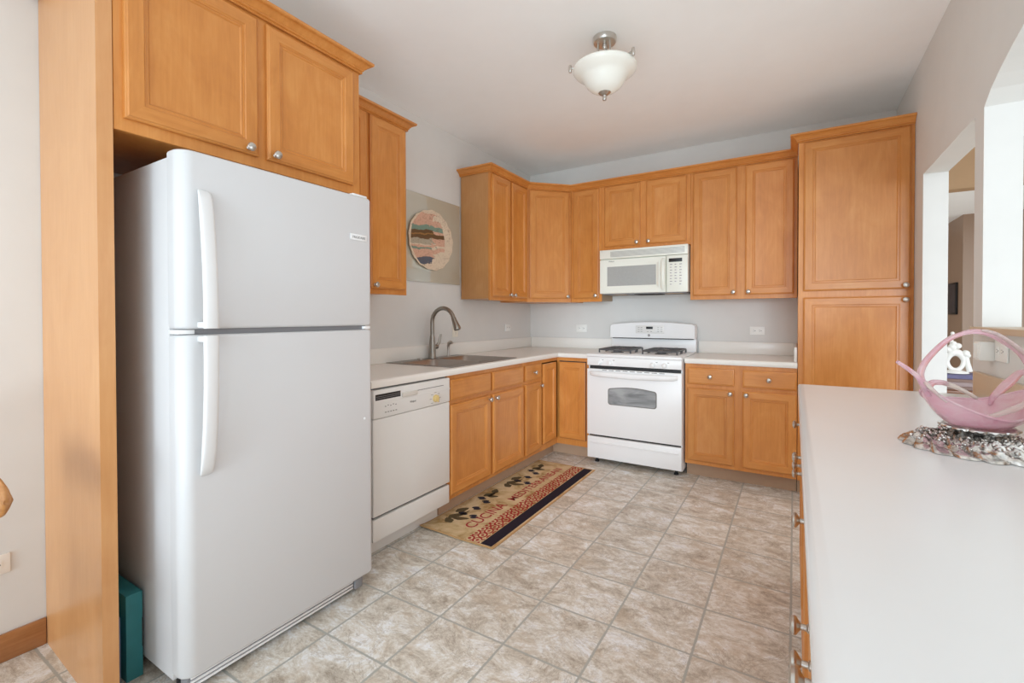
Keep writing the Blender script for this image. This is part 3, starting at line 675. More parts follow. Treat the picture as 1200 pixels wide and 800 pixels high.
# ------------------------------------------------------------------ glass pane and plate
tag(MB().box(0.001, 0.011, -2.155, -1.238, 1.498, 2.157, 0.0015).build('wall_mirror', PANE), 'reflective rectangular glass sheet on the left wall behind the round plate', 'mirror')
b = MB(); N = 72
R = []
for rr, d in ((0.02, 0.010), (0.95, 0.010), (1.0, 0.024), (1.0, 0.030), (0.97, 0.031), (0.80, 0.018), (0.4, 0.015), (0.02, 0.015)):
    ring = []
    for k in range(N):
        a = 2*PI*k/N; ru = 1+0.014*math.sin(a*17)*rr+0.010*math.sin(a*5+1)
        ring.append((d, 0.252*rr*ru*math.cos(a), 0.230*rr*ru*math.sin(a)))
    R.append(ring)
b.rings(R).build('decorative_plate', PLATE, angle=60)
o = bpy.data.objects['decorative_plate']; o.location = (0.0015, -1.612, 1.821)
tag(o, 'round hand-painted ceramic plate in pink, teal and brown hung on the reflective glass sheet', 'plate')

# ------------------------------------------------------------------ range
t = thing('gas_range', 'white freestanding gas range with black grates below the microwave', 'stove', (0.931, -0.655, 0))
w = 0.760
b = MB().box(0.0, w, 0.0, 0.62, 0.045, 0.900).box(w-0.001, w+0.001, 0.0, 0.02, 0.06, 0.80)
b.build('body', [WHITE], t, smooth=False)
for x in (0.04, w-0.07):
    for y in (0.02, 0.54): MB().lathe([(0.018, 0), (0.018, 0.012), (0.011, 0.014), (0.011, 0.05)], (x+0.015, y+0.03, 0), seg=14).build('foot', BLACK, t)
b = MB().box(-0.003, w+0.003, -0.045, 0.60, 0.898, 0.922, 0.006)
b.box(0.03, w-0.03, -0.0, 0.53, 0.9222, 0.9245, 0.001)
b.build('cooktop', WHITE, t)
MB().box(0, w, -0.036, 0.0, 0.826, 0.897, 0.003).build('control_panel', WHITE, t)
MB().box(0.015, w-0.01, -0.012, -0.001, 0.795, 0.826).build('vent_gap', BLACK, t)
KR = None
for i, x in enumerate((0.107, 0.200, 0.545, 0.633)):
    if KR is None:
        KR = MB().lathe([(0.021, 0), (0.021, 0.004), (0.018, 0.006), (0.0165, 0.020), (0.015, 0.022), (0.0001, 0.0225)], axis='-y', seg=24).box(-0.0035, 0.0035, -0.030, -0.018, -0.0165, 0.0165, 0.0015).build('burner_knob', WHITE, t, (x, -0.036, 0.852))
    else:
        o = KR.copy(); COL.objects.link(o); o.parent = t; o.location = (x, -0.036, 0.852)
b = MB()
for x in (0.107, 0.200, 0.545, 0.633): b.box(x+0.022, x+0.036, -0.0366, -0.0358, 0.872, 0.876)
o = b.build('printed_marks', INK, t); o['kind'] = 'stuff'
b = MB().box(-0.002, w+0.001, -0.034, 0.0, 0.247, 0.797, 0.005)
dr = b.build('oven_door', WHITE, t)
b = MB(); R = []
def owin(ins):
    pts = []; x0, x1, z0, z1 = 0.185+ins, 0.57-ins, 0.513+ins, 0.640-ins; r = 0.022
    for cx_, cz_, a0 in ((x0+r, z0+r, PI), (x1-r, z0+r, 1.5*PI)):
        for k in range(6): a = a0+PI/2*k/5; pts.append((cx_+r*math.cos(a), cz_+r*math.sin(a)))
    for k in range(6): a = PI/2*k/5; pts.append((x1-r+r*math.cos(a), z1-r+r*math.sin(a)))
    for k in range(1, 8): f = k/8; pts.append((x1-r-(x1-x0-2*r)*f, z1+0.016*math.sin(PI*f)))
    for k in range(6): a = PI/2+PI/2*k/5; pts.append((x0+r+r*math.cos(a), z1-r+r*math.sin(a)))
    return pts
b.rings([[(x, -0.034, z) for x, z in owin(-0.005)], [(x, -0.0365, z) for x, z in owin(-0.004)], [(x, -0.0365, z) for x, z in owin(0.0)], [(x, -0.0345, z) for x, z in owin(0.002)]], 0, cap0=False, cap1=False)
b.poly([(x, -0.0345, z) for x, z in owin(0.002)], 1)
b.build('oven_window', [INK, OVENG], dr, angle=25)
b = MB().tube([(0.03, -0.036, 0.763), (0.06, -0.062, 0.760), (0.16, -0.072, 0.757), (w/2, -0.076, 0.753), (w-0.16, -0.072, 0.757), (w-0.06, -0.062, 0.760), (w-0.03, -0.036, 0.763)], [0.019, 0.021, 0.022, 0.022, 0.022, 0.021, 0.019], 14, flat=(1, 0.45))
b.build('oven_handle', WHITE, dr, angle=60)
b = MB()
for k in range(9): b.box(0.13+k*0.058, 0.17+k*0.058, -0.0348, -0.0338, 0.787, 0.7905)
b.build('vent_slots', DARK, dr)
b = MB().box(-0.001, w, -0.032, 0.0, 0.052, 0.231, 0.005).box(0.02, w-0.02, -0.040, -0.030, 0.176, 0.190, 0.004)
b.build('storage_drawer', WHITE, t)
MB().box(0.01, w-0.01, -0.006, -0.001, 0.222, 0.247).build('drawer_gap', DARK, t)
# backguard
MB().box(0.02, w-0.02, 0.545, 0.572, 1.0285, 1.0345).build('backguard_shadow_line', DARK, t)  # dark strip standing in for the shadow under the upper panel
b = MB().box(0.0, w, 0.57, 0.62, 0.922, 1.045, 0.003)
top = [(0.0, 1.035), (w, 1.035), (w, 1.135)]
for k in range(6): a = PI/2*k/5; top.append((w-0.03+0.03*math.cos(a), 1.135+0.03*math.sin(a)))
for k in range(1, 12): f = k/12; top.append((w-0.03-(w-0.06)*f, 1.165+0.020*math.sin(PI*f)))
for k in range(6): a = PI/2+PI/2*k/5; top.append((0.03+0.03*math.cos(a), 1.135+0.03*math.sin(a)))
top.append((0.0, 1.135))
cx_, cz_ = w/2, 1.09
R = [[(x, 0.535+0.008, cz_+(z-cz_)*0.93) if False else (cx_+(x-cx_)*0.988, 0.525, cz_+(z-cz_)*0.94) for x, z in top], [(x, 0.535, z) for x, z in top], [(x, 0.62, z) for x, z in top]]
b.rings(R).build('backguard', WHITE, t, angle=45)
b = MB()
b.box(0.245, 0.500, 0.5235, 0.5255, 1.078, 1.150, 0.001, 0)
b.box(0.340, 0.400, 0.5218, 0.5236, 1.118, 1.140, 0.0005, 1)
for k in range(3):
    for x in (0.265, 0.290, 0.440, 0.468): b.box(x, x+0.016, 0.5225, 0.5236, 1.094+k*0.018, 1.097+k*0.018, 0, 2)
for k in range(2): b.box(0.350+0.03*k, 0.362+0.03*k, 0.5225, 0.5236, 1.094, 1.097, 0, 2)
b.build('clock_panel', [DWW, BLACK, INK], t)
b = MB().lathe([(0.011, 0), (0.011, 0.0012), (0.009, 0.0014), (0.0001, 0.0014)], (0.365, 0.525, 1.062), '-y', 24, 0)
b.text('GE', 0.011, 0.0006, TY(0.3585, 0.5232, 1.058), 1, 0.013)
b.build('round_badge', [INK, WHITE], t)
# grates and burners
def grate():
    b = MB(); r = 0.0066; hw, hd = 0.135, 0.205
    P = rrect(-hw, hw, -hd, hd, 0.035, 0.030, 4); b.tube(P+P[:1], r, 8)
    b.tube([(-hw, 0, 0.030), (hw, 0, 0.030)], r, 8)
    for s in (-1, 1):
        cy_ = s*0.102
        for k in range(4):
            a = PI/4+k*PI/2; ex, ey = math.cos(a)*0.155, math.sin(a)*0.115
            ex = max(-hw, min(hw, ex))
            b.tube([(ex, cy_+ey*0.85, 0.030), (ex*0.6, cy_+ey*0.6, 0.036), (math.cos(a)*0.032, cy_+math.sin(a)*0.032, 0.034)], r*0.9, 8)
        for sx_ in (-1, 1):
            b.tube([(sx_*hw, s*(hd-0.03), 0.030), (sx_*hw, s*(hd-0.03), 0.002)], r, 8)
            b.tube([(sx_*hw, s*0.02, 0.030), (sx_*hw*0.97, s*0.02, 0.002)], r, 8)
            b.tube([(sx_*hw, cy_, 0.030), (sx_*0.045, cy_, 0.036)], r*0.9, 8)
    return b
gme = None
for x in (0.195, 0.565):
    if gme is None: gme = grate().build('grate', IRON, t, (x, 0.265, 0.9225), angle=60)
    else: o = gme.copy(); COL.objects.link(o); o.parent = t; o.location = (x, 0.265, 0.9225)
bme = None
for x in (0.195, 0.565):
    for y in (0.163, 0.367):
        if bme is None: bme = MB().lathe([(0.055, 0), (0.052, 0.004), (0.036, 0.006), (0.036, 0.014), (0.033, 0.018), (0.0001, 0.0185)], seg=24).build('burner', IRON, t, (x, y, 0.9245))
        else: o = bme.copy(); COL.objects.link(o); o.parent = t; o.location = (x, y, 0.9245)

# ------------------------------------------------------------------ microwave
t = thing('microwave', 'off-white over-the-range microwave mounted above the stove', 'microwave', (0.9155, -0.330, 1.432))
w = 0.757; h = 0.393
MB().box(0, w, 0.0, 0.32, 0.008, h-0.002).build('body', BISC, t, smooth=False)
b = MB().box(0, w, -0.03, 0.0, 0.312, h, 0.004)
for k in range(6): b.box(0.10, w-0.025, -0.0312, -0.0298, 0.328+k*0.0085, 0.3325+k*0.0085, 0.0005, 1)
b.build('vent_grille', [BISC, GLASSW], t)
b = MB(); bm = b.bm
dw, dh = 0.583, 0.306
rects = [((0, dw, 0.003, dh), 0.0), ((0.003, dw-0.003, 0.006, dh-0.003), -0.030), ((0.030, dw-0.062, 0.040, dh-0.036), -0.031), ((0.062, dw-0.080, 0.066, dh-0.060), -0.022), ((0.068, dw-0.085, 0.070, dh-0.064), -0.022)]
L = []
for (x0, x1, z0, z1), y in rects: L.append([bm.verts.new(p) for p in ((x0, y, z0), (x1, y, z0), (x1, y, z1), (x0, y, z1))])
for A, B in zip(L, L[1:]):
    for k in range(4): bm.faces.new((A[k], A[(k+1) % 4], B[(k+1) % 4], B[k]))
bm.faces.new(L[-1]).material_index = 1
b.text('Whirlpool', 0.018, 0.0006, TY(0.085, -0.0312, 0.283), 2, 0.05)
dr = b.build('door', [BISC, GLASSW, INK], t, angle=25)
b = MB().tube([(dw-0.022, -0.029, 0.285), (dw-0.022, -0.052, 0.262), (dw-0.020, -0.062, 0.20), (dw-0.020, -0.062, 0.11), (dw-0.022, -0.052, 0.05), (dw-0.022, -0.029, 0.026)], [0.014, 0.016, 0.017, 0.017, 0.016, 0.014], 14, flat=(0.55, 1.0))
b.build('handle', BISC, dr, angle=60)
b = MB().box(dw+0.004, w, -0.030, 0.0, 0.003, 0.308, 0.003)
b.box(0.605, 0.712, -0.0312, -0.0298, 0.252, 0.282, 0.0005, 1)
for k in range(8):
    for j in range(3):
        if k == 7 and j == 1: continue
        x = 0.612+j*0.038; z = 0.232-k*0.0235
        b.box(x, x+0.024, -0.0308, -0.0298, z-0.006, z+0.006, 0.0003, 4)
        b.box(x+0.003, x+0.021-0.006*((k*3+j) % 2), -0.0312, -0.0307, z-0.002, z+0.002, 0, 2)
b.build('control_panel', [BISC, BLACK, INK, INK, DWW], t)
b = MB().box(0.02, w-0.02, 0.0, 0.30, -0.004, 0.008, 0.002)
b.box(0.30, 0.52, 0.02, 0.20, -0.010, -0.003, 0.002, 1).box(0.10, 0.22, 0.02, 0.14, -0.007, -0.003, 0.001, 2).box(0.56, 0.70, 0.02, 0.14, -0.007, -0.003, 0.001, 2)
b.build('underside', [GREYGAP, DARK, RAW], t)

# ------------------------------------------------------------------ outlets (local: faces -y, x across)
def outlet(label, loc, rz, w, h, horiz=False, mat=PLATEWH, double=False):
    t = thing('wall_outlet', label, 'outlet', loc, rz)
    MB().box(-w/2, w/2, -0.006, -0.0005, -h/2, h/2, 0.002).build('cover_plate', mat, t)
    for s in (-1, 1):
        cx_, cz_ = (s*w*0.20, 0) if horiz else (0, s*h*0.20)
        b = MB().box(cx_-0.0145, cx_+0.0145, -0.008, -0.006, cz_-0.0145, cz_+0.0145, 0.005, 0)
        if horiz:
            for q2 in (-1, 1): b.box(cx_-0.008, cx_-0.001, -0.0084, -0.0078, cz_+q2*0.005-0.001, cz_+q2*0.005+0.001, 0, 1)
            b.box(cx_+0.004, cx_+0.009, -0.0084, -0.0078, cz_-0.0025, cz_+0.0025, 0, 1)
        else:
            for q2 in (-1, 1): b.box(cx_+q2*0.005-0.001, cx_+q2*0.005+0.001, -0.0084, -0.0078, cz_, cz_+0.008, 0, 1)
            b.box(cx_-0.0025, cx_+0.0025, -0.0084, -0.0078, cz_-0.009, cz_-0.004, 0, 1)
        b.build('socket', [mat, BLACK], t)
    return t
outlet('white outlet on the back wall left of the range', (0.590, 0, 1.115), 0, 0.112, 0.074, True)
outlet('white outlet on the back wall between the range and the pantry', (2.155, 0, 1.111), 0, 0.112, 0.068, True)
outlet('ivory outlet on the left wall behind the faucet spout', (0, -1.295, 1.120), LEFT, 0.074, 0.112, False, PLATEW)
outlet('white outlet on the left wall near the room corner', (0, -0.467, 1.125), LEFT, 0.105, 0.072, True)
outlet('white outlet low on the left wall beside the maple panel', (0, -3.925, 0.350), LEFT, 0.115, 0.070, True)
outlet('white outlet on the half wall under the ledge, nearer the bowl', (XW, -2.045, 1.105), RIGHT, 0.115, 0.074, True)
t = thing('light_switch', 'beige wall plate on the half wall under the ledge', 'switch', (XW, -1.872, 1.098), RIGHT)
MB().box(-0.037, 0.037, -0.006, -0.0005, -0.030, 0.030, 0.002).build('cover_plate', PLATEW, t); MB().box(-0.006, 0.006, -0.014, -0.006, -0.012, 0.012, 0.002).build('toggle', PLATEW, t)
t = thing('plug_in_adapter', 'white plug-in adapter sticking out from the half wall under the ledge', 'adapter', (XW, -1.950, 1.100), RIGHT)
MB().box(-0.034, 0.034, -0.045, -0.001, -0.036, 0.036, 0.006).build('housing', PLATEWH, t)
b = MB()
for k in range(4): b.box(-0.024+k*0.015, -0.019+k*0.015, -0.048, -0.044, -0.028, 0.028, 0.001)
b.build('grille', PLATEWH, t)

# ------------------------------------------------------------------ rug
rx, ry = 0.806, -1.585
HX, HY = 0.257, 0.740
b = MB(); NX, NY = 12, 36; T = 0.006
def rz_(x, y): 
    e = max(0, -y-HY+0.10)/0.10
    return 0.0006+0.010*e*e*(1 if x < 0 else 0.35)*(0.4+0.6*min(1, abs(x)/HX))
grid = [[None]*(NX+1) for _ in range(NY+1)]; bot = [[None]*(NX+1) for _ in range(NY+1)]
for j in range(NY+1):
    for i in range(NX+1):
        x, y = -HX+2*HX*i/NX, -HY+2*HY*j/NY
        zb = rz_(x, y); ed = 0.002 if i in (0, NX) or j in (0, NY) else 0
        grid[j][i] = b.bm.verts.new((x, y, zb+T-ed)); bot[j][i] = b.bm.verts.new((x, y, zb))
for j in range(NY):
    for i in range(NX):
        b.bm.faces.new((grid[j][i], grid[j][i+1], grid[j+1][i+1], grid[j+1][i])); b.bm.faces.new((bot[j][i], bot[j+1][i], bot[j+1][i+1], bot[j][i+1]))
for j in range(NY):
    for i in (0, NX): b.bm.faces.new((grid[j][i], grid[j+1][i], bot[j+1][i], bot[j][i]))
for i in range(NX):
    for j in (0, NY): b.bm.faces.new((grid[j][i], grid[j][i+1], bot[j][i+1], bot[j][i]))
RT = lambda x, y: Matrix.Translation((x-rx, y-ry, T+0.0010)) @ Matrix.Rotation(PI/2, 4, 'Z')
b.text('CUCINA', 0.100, 0.0008, RT(0.832, -2.185), 1, 0.385, 0.0008)
b.text('MEDITERRANEAN', 0.084, 0.0008, RT(0.832, -1.715), 1, 0.745, 0.0006)
def blob(x, y, ang, l, wd, mi, tip=True, k=16):
    pts = []
    for i in range(k):
        a = 2*PI*i/k; u = math.cos(a)*l
        v = math.sin(a)*wd if not tip else (1 if math.sin(a) > 0 else -1)*wd*abs(math.sin(a))**1.6*(1-0.25*math.cos(a))*(1+0.22*math.cos(a*7))
        pts.append((x-rx+u*math.cos(ang)-v*math.sin(ang), y-ry+u*math.sin(ang)+v*math.cos(ang), T+0.0008))
    b.prism(pts, (0, 0, 0.0005), mi)
for gx, gy, m in ((0.655, -2.055, 1), (0.640, -1.745, 0), (0.655, -1.385, 1), (0.655, -1.085, 0)):
    if m:
        lv = [(-0.012, -0.115, 2.6, 0.040, 0.026), (-0.020, -0.050, 1.3, 0.046, 0.028), (0.040, -0.060, 0.5, 0.050, 0.020), (-0.032, 0.045, 1.2, 0.050, 0.028), (0.012, 0.005, 1.5, 0.060, 0.008)]
        ol = [(-0.006, 0.010), (0.014, -0.002), (0.020, 0.118), (0.040, 0.105), (0.078, 0.010), (0.098, -0.008)]
    else:
        lv = [(-0.010, 0.030, 1.1, 0.046, 0.026), (0.026, 0.018, 0.4, 0.040, 0.020), (-0.012, 0.105, 1.9, 0.040, 0.024), (0.004, 0.060, 1.5, 0.055, 0.007)]
        ol = [(-0.030, -0.040), (-0.010, -0.052), (0.030, -0.075), (0.050, -0.090)]
    ol = [(dx, dy, 0.62) for dx, dy in ol]
    for dx, dy, a, l, wd in lv: blob(gx+dx, gy+dy, a, l, wd, 2)
    for dx, dy, a in ol: blob(gx+dx, gy+dy, a, 0.025, 0.014, 3, False)
o = b.build('kitchen_rug', [RUG, REDT, LEAF, OLIVE], loc=(rx, ry, 0), angle=50)
tag(o, 'long beige kitchen rug with olive branches, red lettering and a black stripe', 'rug')

# ------------------------------------------------------------------ ceiling lamp
t = thing('ceiling_lamp', 'semi-flush ceiling lamp with a white opal bell shade and nickel fittings', 'lamp', (1.537, -1.935, H))
MB().lathe([(0.062, -0.0005), (0.062, -0.022), (0.058, -0.030), (0.010, -0.032), (0.0001, -0.032)], seg=40).build('canopy', NICK, t)
MB().lathe([(0.010, -0.03), (0.014, -0.045), (0.009, -0.06), (0.006, -0.062), (0.006, -0.292)], seg=16).build('stem', NICK, t)
AR = [math.radians(a)+math.radians(31.4) for a in (-50, 172, 61)]
for a in AR:
    c_, s_ = math.cos(a), math.sin(a)
    MB().tube([(c_*0.035, s_*0.035, -0.030), (c_*0.035, s_*0.035, -0.130), (c_*0.05, s_*0.05, -0.150), (c_*0.14, s_*0.14, -0.152), (c_*0.183, s_*0.183, -0.152)], 0.0055, 10).tube([(c_*0.184, s_*0.184, -0.134), (c_*0.184, s_*0.184, -0.138), (c_*0.184, s_*0.184, -0.170), (c_*0.184, s_*0.184, -0.174)], [0.006, 0.0085, 0.0085, 0.006], 12).build('arm', NICK, t, angle=50)
pr = [(0.152, -0.1555), (0.158, -0.1555), (0.166, -0.160), (0.1695, -0.168), (0.168, -0.177), (0.160, -0.187), (0.146, -0.198), (0.130, -0.208), (0.119, -0.219), (0.109, -0.235), (0.097, -0.254), (0.080, -0.272), (0.056, -0.287), (0.030, -0.295), (0.012, -0.297)]
inn = [(max(0.010, r-0.005), z+0.003) for r, z in pr[::-1]]
MB().lathe(pr+inn, seg=48).build('glass_shade', OPAL, t, angle=60)
MB().lathe([(0.033, -0.288), (0.033, -0.296), (0.026, -0.303), (0.012, -0.313), (0.010, -0.322), (0.012, -0.328), (0.010, -0.335), (0.0001, -0.337)], seg=24).build('finial', NICK, t)

# ------------------------------------------------------------------ pink glass bowl on silver base
BR = math.radians(31.4)
t = thing('glass_bowl', 'freeform pink art-glass bowl with pulled handles on a silver leaf base', 'bowl', (2.792, -2.822, 0.9145), BR)
b = MB(); NU, NV = 64, 12
def rimf(a):
    c_, s_ = math.cos(a), math.sin(a)
    ex = 0.150 if c_ > 0 else 0.128
    base = 0.093+0.010*s_; end = 0.142
    z = base+(end-base)*abs(c_)**2.6+0.004*math.sin(5*a)*(1-abs(c_))
    return Vector((ex*c_, 0.074*(1 if s_ > 0 else -1)*abs(s_)**1.25, z))
def surf(a, v, off):
    r = rimf(a)
    n = Vector((math.cos(a), math.sin(a), 0))*off*(0.9 if v > 0.05 else 0.4)
    return Vector((r.x*(0.42+0.58*v)-n.x, r.y*(0.50+0.50*v**0.8)-n.y, 0.0545+off*(1 if v < 0.97 else 0.2)+(r.z-0.0545)*v**1.6))
outer = [[surf(2*PI*k/NU, j/NV, 0.0) for k in range(NU)] for j in range(NV+1)]
inner = [[surf(2*PI*k/NU, j/NV, 0.0035) for k in range(NU)] for j in range(NV, -1, -1)]
b.rings(outer+inner)
lipc = [rimf(2*PI*k/NU)+Vector((0, 0, 0.001)) for k in range(NU+1)]
b.tube(lipc, 0.0032, 10)
def spl(P, n=6):
    P = [Vector(p) for p in P]; out = []
    for i in range(len(P)-1):
        p0, p1, p2, p3 = P[max(i-1, 0)], P[i], P[i+1], P[min(i+2, len(P)-1)]
        for k in range(n):
            u = k/n; out.append(0.5*((2*p1)+(p2-p0)*u+(2*p0-5*p1+4*p2-p3)*u*u+(3*p1-p0-3*p2+p3)*u**3))
    return out+[P[-1]]
def limb(P, r0, r1, mi=0, rm=None):
    pts = spl(P); n = len(pts)
    rs = []
    for i in range(n):
        f = i/(n-1); r = r0+(r1-r0)*f
        if rm: r = (r0+(rm-r0)*f*2) if f < 0.5 else (rm+(r1-rm)*(f*2-1))
        rs.append(r)
    b.tube(pts, rs, 12, mi)
limb([(-0.118, 0.0, 0.126), (-0.130, 0.0, 0.150), (-0.150, 0.0, 0.176), (-0.194, 0.0, 0.207)], 0.0085, 0.004)                   # left tip
limb([(-0.122, 0.0, 0.138), (-0.132, 0.006, 0.165), (-0.127, 0.010, 0.188), (-0.107, 0.012, 0.217), (-0.065, 0.014, 0.255), (-0.028, 0.015, 0.272), (0.003, 0.015, 0.278), (0.035, 0.013, 0.273), (0.067, 0.010, 0.257), (0.110, 0.006, 0.224), (0.142, 0.002, 0.165)], 0.0085, 0.009, 0, 0.0052)   # arching handle
limb([(0.015, 0.010, 0.281), (0.045, 0.004, 0.273), (0.080, 0.002, 0.250), (0.112, 0.0, 0.224)], 0.0035, 0.006, 1)
limb([(0.078, 0.050, 0.092), (0.092, 0.055, 0.110), (0.115, 0.058, 0.130), (0.146, 0.058, 0.158), (0.162, 0.058, 0.172), (0.190, 0.056, 0.178)], 0.005, 0.006, 0, 0.0105)     # right prong at the back
limb([(-0.062, 0.055, 0.104), (-0.066, 0.060, 0.126), (-0.054, 0.064, 0.146), (-0.030, 0.066, 0.148), (-0.014, 0.066, 0.145)], 0.009, 0.0062)   # curled back lip
limb([(-0.020, 0.066, 0.146), (0.010, 0.067, 0.136), (0.038, 0.067, 0.122), (0.062, 0.066, 0.108)], 0.0062, 0.0045, 1)
limb([(-0.133, -0.006, 0.160), (-0.122, -0.020, 0.138), (-0.106, -0.034, 0.116)], 0.005, 0.003, 1)
limb([(-0.040, -0.036, 0.074), (0.005, -0.034, 0.086), (0.050, -0.030, 0.098), (0.090, -0.022, 0.112), (0.138, -0.006, 0.140)], 0.003, 0.005, 1, 0.0075)
limb([(0.140, 0.0, 0.145), (0.168, 0.0, 0.170), (0.196, 0.0, 0.186)], 0.009, 0.004)
b.build('glass', [PINK, CLEAR], t, angle=80)
# silver leaf base
b = MB()
def leaf(base, direction, up, length, width, curl, mi=0, n=8):
    d = Vector(direction).normalized(); u = Vector(up).normalized(); s_ = d.cross(u).normalized(); u = s_.cross(d)
    top, bo = [], []
    for i in range(n+1):
        f = i/n; wd = width*(math.sin(PI*min(1, f*0.92+0.08))**0.7)
        c0 = Vector(base)+d*length*f+u*(curl*f*f+0.3*curl*math.sin(PI*f))
        ru = 0.0025*math.sin(f*20)
        top.append([c0-s_*wd+u*(-0.004+ru), c0-s_*wd*0.5+u*0.002, c0+u*0.0045, c0+s_*wd*0.5+u*0.002, c0+s_*wd+u*(-0.004-ru), c0+s_*wd*0.5-u*0.006, c0-u*0.005, c0-s_*wd*0.5-u*0.006])
    b.rings(top, mi)
rnd = random.Random(3)
NA_, NR_ = 168, 30
def mound(a, f):                      # f 0 at the rim, 1 at the neck
    sw = a+0.9*f
    lobe = abs(math.sin(sw*9.5))**0.7
    r = (0.132+0.016*lobe*(1-f))*(1-f)**0.92+0.028*f
    z = 0.004+0.034*f**1.15+0.008*math.sin(PI*min(1, f*1.6))*lobe+0.0045*math.sin(sw*31+9*f)*math.sin(PI*f)+0.004*math.sin(f*34+3*math.sin(sw*5))*math.sin(PI*f)
    if f < 0.02: z = 0.0006
    return (r*math.cos(a), r*math.sin(a), z)
b.rings([[mound(2*PI*k/NA_, j/NR_) for k in range(NA_)] for j in range(NR_+1)])
def saucer(a, f):
    lobe = abs(math.sin(a*6))**0.7
    r = 0.022+(0.043+0.007*lobe)*f; z = 0.040+0.0145*f**0.8+0.002*lobe*f+0.0012*math.sin(a*36)*f
    return r, z
up = [[(lambda q: (q[0]*math.cos(2*PI*k/NA_), q[0]*math.sin(2*PI*k/NA_), q[1]-0.009*(1-j/8)-0.0065))(saucer(2*PI*k/NA_, j/8)) for k in range(NA_)] for j in range(9)]
lo = [[(lambda q: (q[0]*0.985*math.cos(2*PI*k/NA_), q[0]*0.985*math.sin(2*PI*k/NA_), min(q[1], 0.0535)-0.0008*(j/8)))(saucer(2*PI*k/NA_, j/8)) for k in range(NA_)] for j in range(8, -1, -1)]
b.rings(up+lo)
for k in range(150):
    a = rnd.random()*2*PI; f = 0.15+0.65*rnd.random(); p = mound(a, f)
    b.ball((p[0], p[1], p[2]+0.001), 0.0028+0.0036*rnd.random(), 0, 1)
b.build('leaf_base', SILVER, t, angle=50)

# ------------------------------------------------------------------ dining chair (only its crest shows at the left edge)
t = thing('dining_chair', 'oak dining chair whose rounded backrest tip shows at the left edge', 'chair', (0.612, -4.294, 0), math.radians(31.4-180))
b = MB()
R = []
for k in range(31):
    f = math.sin((k/30*2-1)*PI/2); x = f*0.225; e = math.sqrt(max(0.02, 1-abs(f)**5))
    yb = -0.20-0.045*(1-f*f); R.append([(x, yb+0.012*math.cos(a), 0.775-0.015*abs(f)+0.068*e*math.sin(a)) for a in [2*PI*i/14 for i in range(14)]])
b.rings(R).build('crest_rail', CHW, t, angle=60)
MB().rings([rrect(-0.18, 0.18, -0.19, 0.21, 0.06, 0.435), rrect(-0.19, 0.19, -0.20, 0.22, 0.07, 0.445), rrect(-0.19, 0.19, -0.20, 0.22, 0.07, 0.462), rrect(-0.18, 0.18, -0.19, 0.21, 0.06, 0.468)]).build('seat', CHW, t, angle=40)
for sx_ in (-1, 1):
    MB().tube([(sx_*0.15, -0.16, 0.465), (sx_*0.155, -0.205, 0.65), (sx_*0.16, -0.225, 0.76)], [0.014, 0.013, 0.012], 10).build('back_post', CHW, t)
    MB().tube([(sx_*0.15, -0.14, 0.44), (sx_*0.175, -0.19, 0.0)], [0.018, 0.014], 12).build('leg', CHW, t)
    MB().tube([(sx_*0.15, 0.15, 0.44), (sx_*0.175, 0.19, 0.0)], [0.018, 0.014], 12).build('leg', CHW, t)
    MB().tube([(sx_*0.165, -0.17, 0.20), (sx_*0.165, 0.17, 0.20)], 0.010, 10).build('stretcher', CHW, t)
for k in range(4):
    x = -0.09+0.06*k; MB().tube([(x, -0.165, 0.465), (x*1.05, -0.215, 0.65), (x*1.1, -0.236, 0.76)], 0.008, 8).build('spindle', CHW, t)

# ------------------------------------------------------------------ family room seen through the doorway
t = thing('side_table', 'dark wooden side table seen through the doorway', 'table', (3.62, 0.86, 0))
MB().box(-0.34, 0.34, -0.24, 0.24, 0.612, 0.638, 0.005).build('tabletop', DKW, t)
MB().box(-0.30, 0.30, -0.20, 0.20, 0.53, 0.612, 0.003).build('apron', DKW, t)
for sx_ in (-1, 1):
    for sy_ in (-1, 1): MB().tube([(sx_*0.28, sy_*0.18, 0.56), (sx_*0.28, sy_*0.18, 0.0)], [0.022, 0.014], 12).build('leg', DKW, t)
def book(z, th, sx_, sy_, rz, m, label, x=3.60, y=0.80):
    t = thing('book', label, 'book', (x, y, z), rz, 'books stacked on the side table')
    MB().box(-sx_/2, sx_/2, -sy_/2, sy_/2, 0.0003, 0.004, 0.001).box(-sx_/2, sx_/2, -sy_/2, sy_/2, th-0.004, th, 0.001).box(-sx_/2, sx_/2, -sy_/2, -sy_/2+0.004, 0.004, th-0.004).build('cover', m, t)
    MB().box(-sx_/2+0.005, sx_/2-0.005, -sy_/2+0.004, sy_/2-0.005, 0.004, th-0.004).build('pages', PAPER, t)
book(0.6385, 0.028, 0.34, 0.26, 0.0, BOOKC[1], 'brown book at the bottom of the stack on the side table')
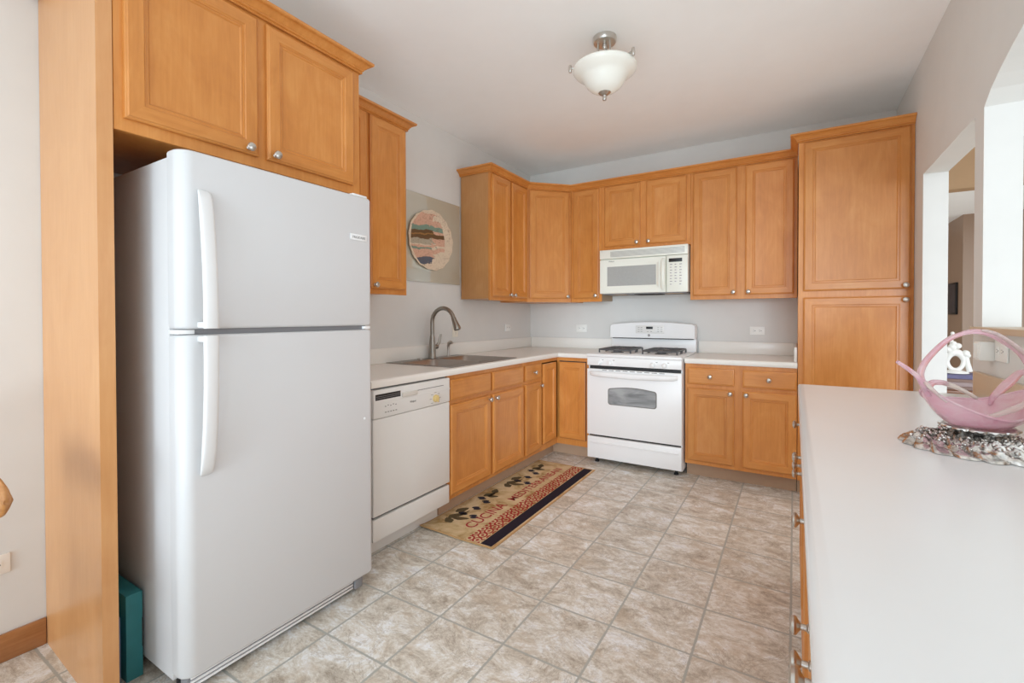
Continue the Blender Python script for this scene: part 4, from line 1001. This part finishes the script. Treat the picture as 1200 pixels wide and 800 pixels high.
book(0.667, 0.034, 0.33, 0.25, 0.05, BOOKC[2], 'thick mauve book second from the bottom of the side-table stack')
book(0.7015, 0.024, 0.32, 0.25, -0.06, BOOKC[1], 'thin brown book just below the indigo book')
book(0.726, 0.034, 0.30, 0.24, 0.03, BOOKC[0], 'indigo book on top of the stack under the white figurine')
t = tag(MB().build('figurine', PORC), '', 'figurine'); bpy.data.objects.remove(t)
b = MB()
R = []
N = 40
for k in range(N+1):                      # open ring body
    a = 2*PI*k/N; rr = 0.062
    R.append(((rr*0.80*math.sin(a)), 0, 0.100+rr*1.15*-math.cos(a)))
b.tube(R, [0.016+0.014*max(0, -math.cos(2*PI*k/N)) for k in range(N+1)], 12)
b.lathe([(0.075, 0.0), (0.085, 0.004), (0.080, 0.014), (0.055, 0.022), (0.03, 0.03)], seg=24)
for (x, z, r) in ((-0.02, 0.215, 0.030), (0.012, 0.225, 0.026), (-0.045, 0.195, 0.026), (0.060, 0.165, 0.028), (0.075, 0.148, 0.018), (-0.012, 0.245, 0.020), (-0.03, 0.268, 0.015), (-0.02, 0.300, 0.020), (-0.02, 0.328, 0.014)):
    b.ball((x, -0.008, z), r, 0, 2)
b.tube([(-0.02, 0, 0.23), (-0.024, 0, 0.27), (-0.02, 0, 0.31)], [0.016, 0.012, 0.010], 10)
b.tube([(0.058, 0, 0.16), (0.072, 0, 0.09), (0.088, 0, 0.018)], [0.022, 0.018, 0.020], 10)
b.tube([(-0.058, 0, 0.16), (-0.072, 0, 0.09), (-0.088, 0, 0.018)], [0.022, 0.018, 0.020], 10)
tag(b.build('figurine', PORC, loc=(3.548, 0.80, 0.7603), angle=60), 'white porcelain figurine with a round opening on the stacked books', 'figurine')
t = thing('picture_frame', 'dark framed picture on the far brown hallway wall', 'picture', (4.545, 5.42, 1.50), RIGHT)
MB().box(-0.20, 0.20, -0.030, -0.001, -0.245, 0.245, 0.004).box(-0.17, 0.17, -0.031, -0.0295, -0.215, 0.215, 0, 1).build('frame', [BLACK, PIC], t)
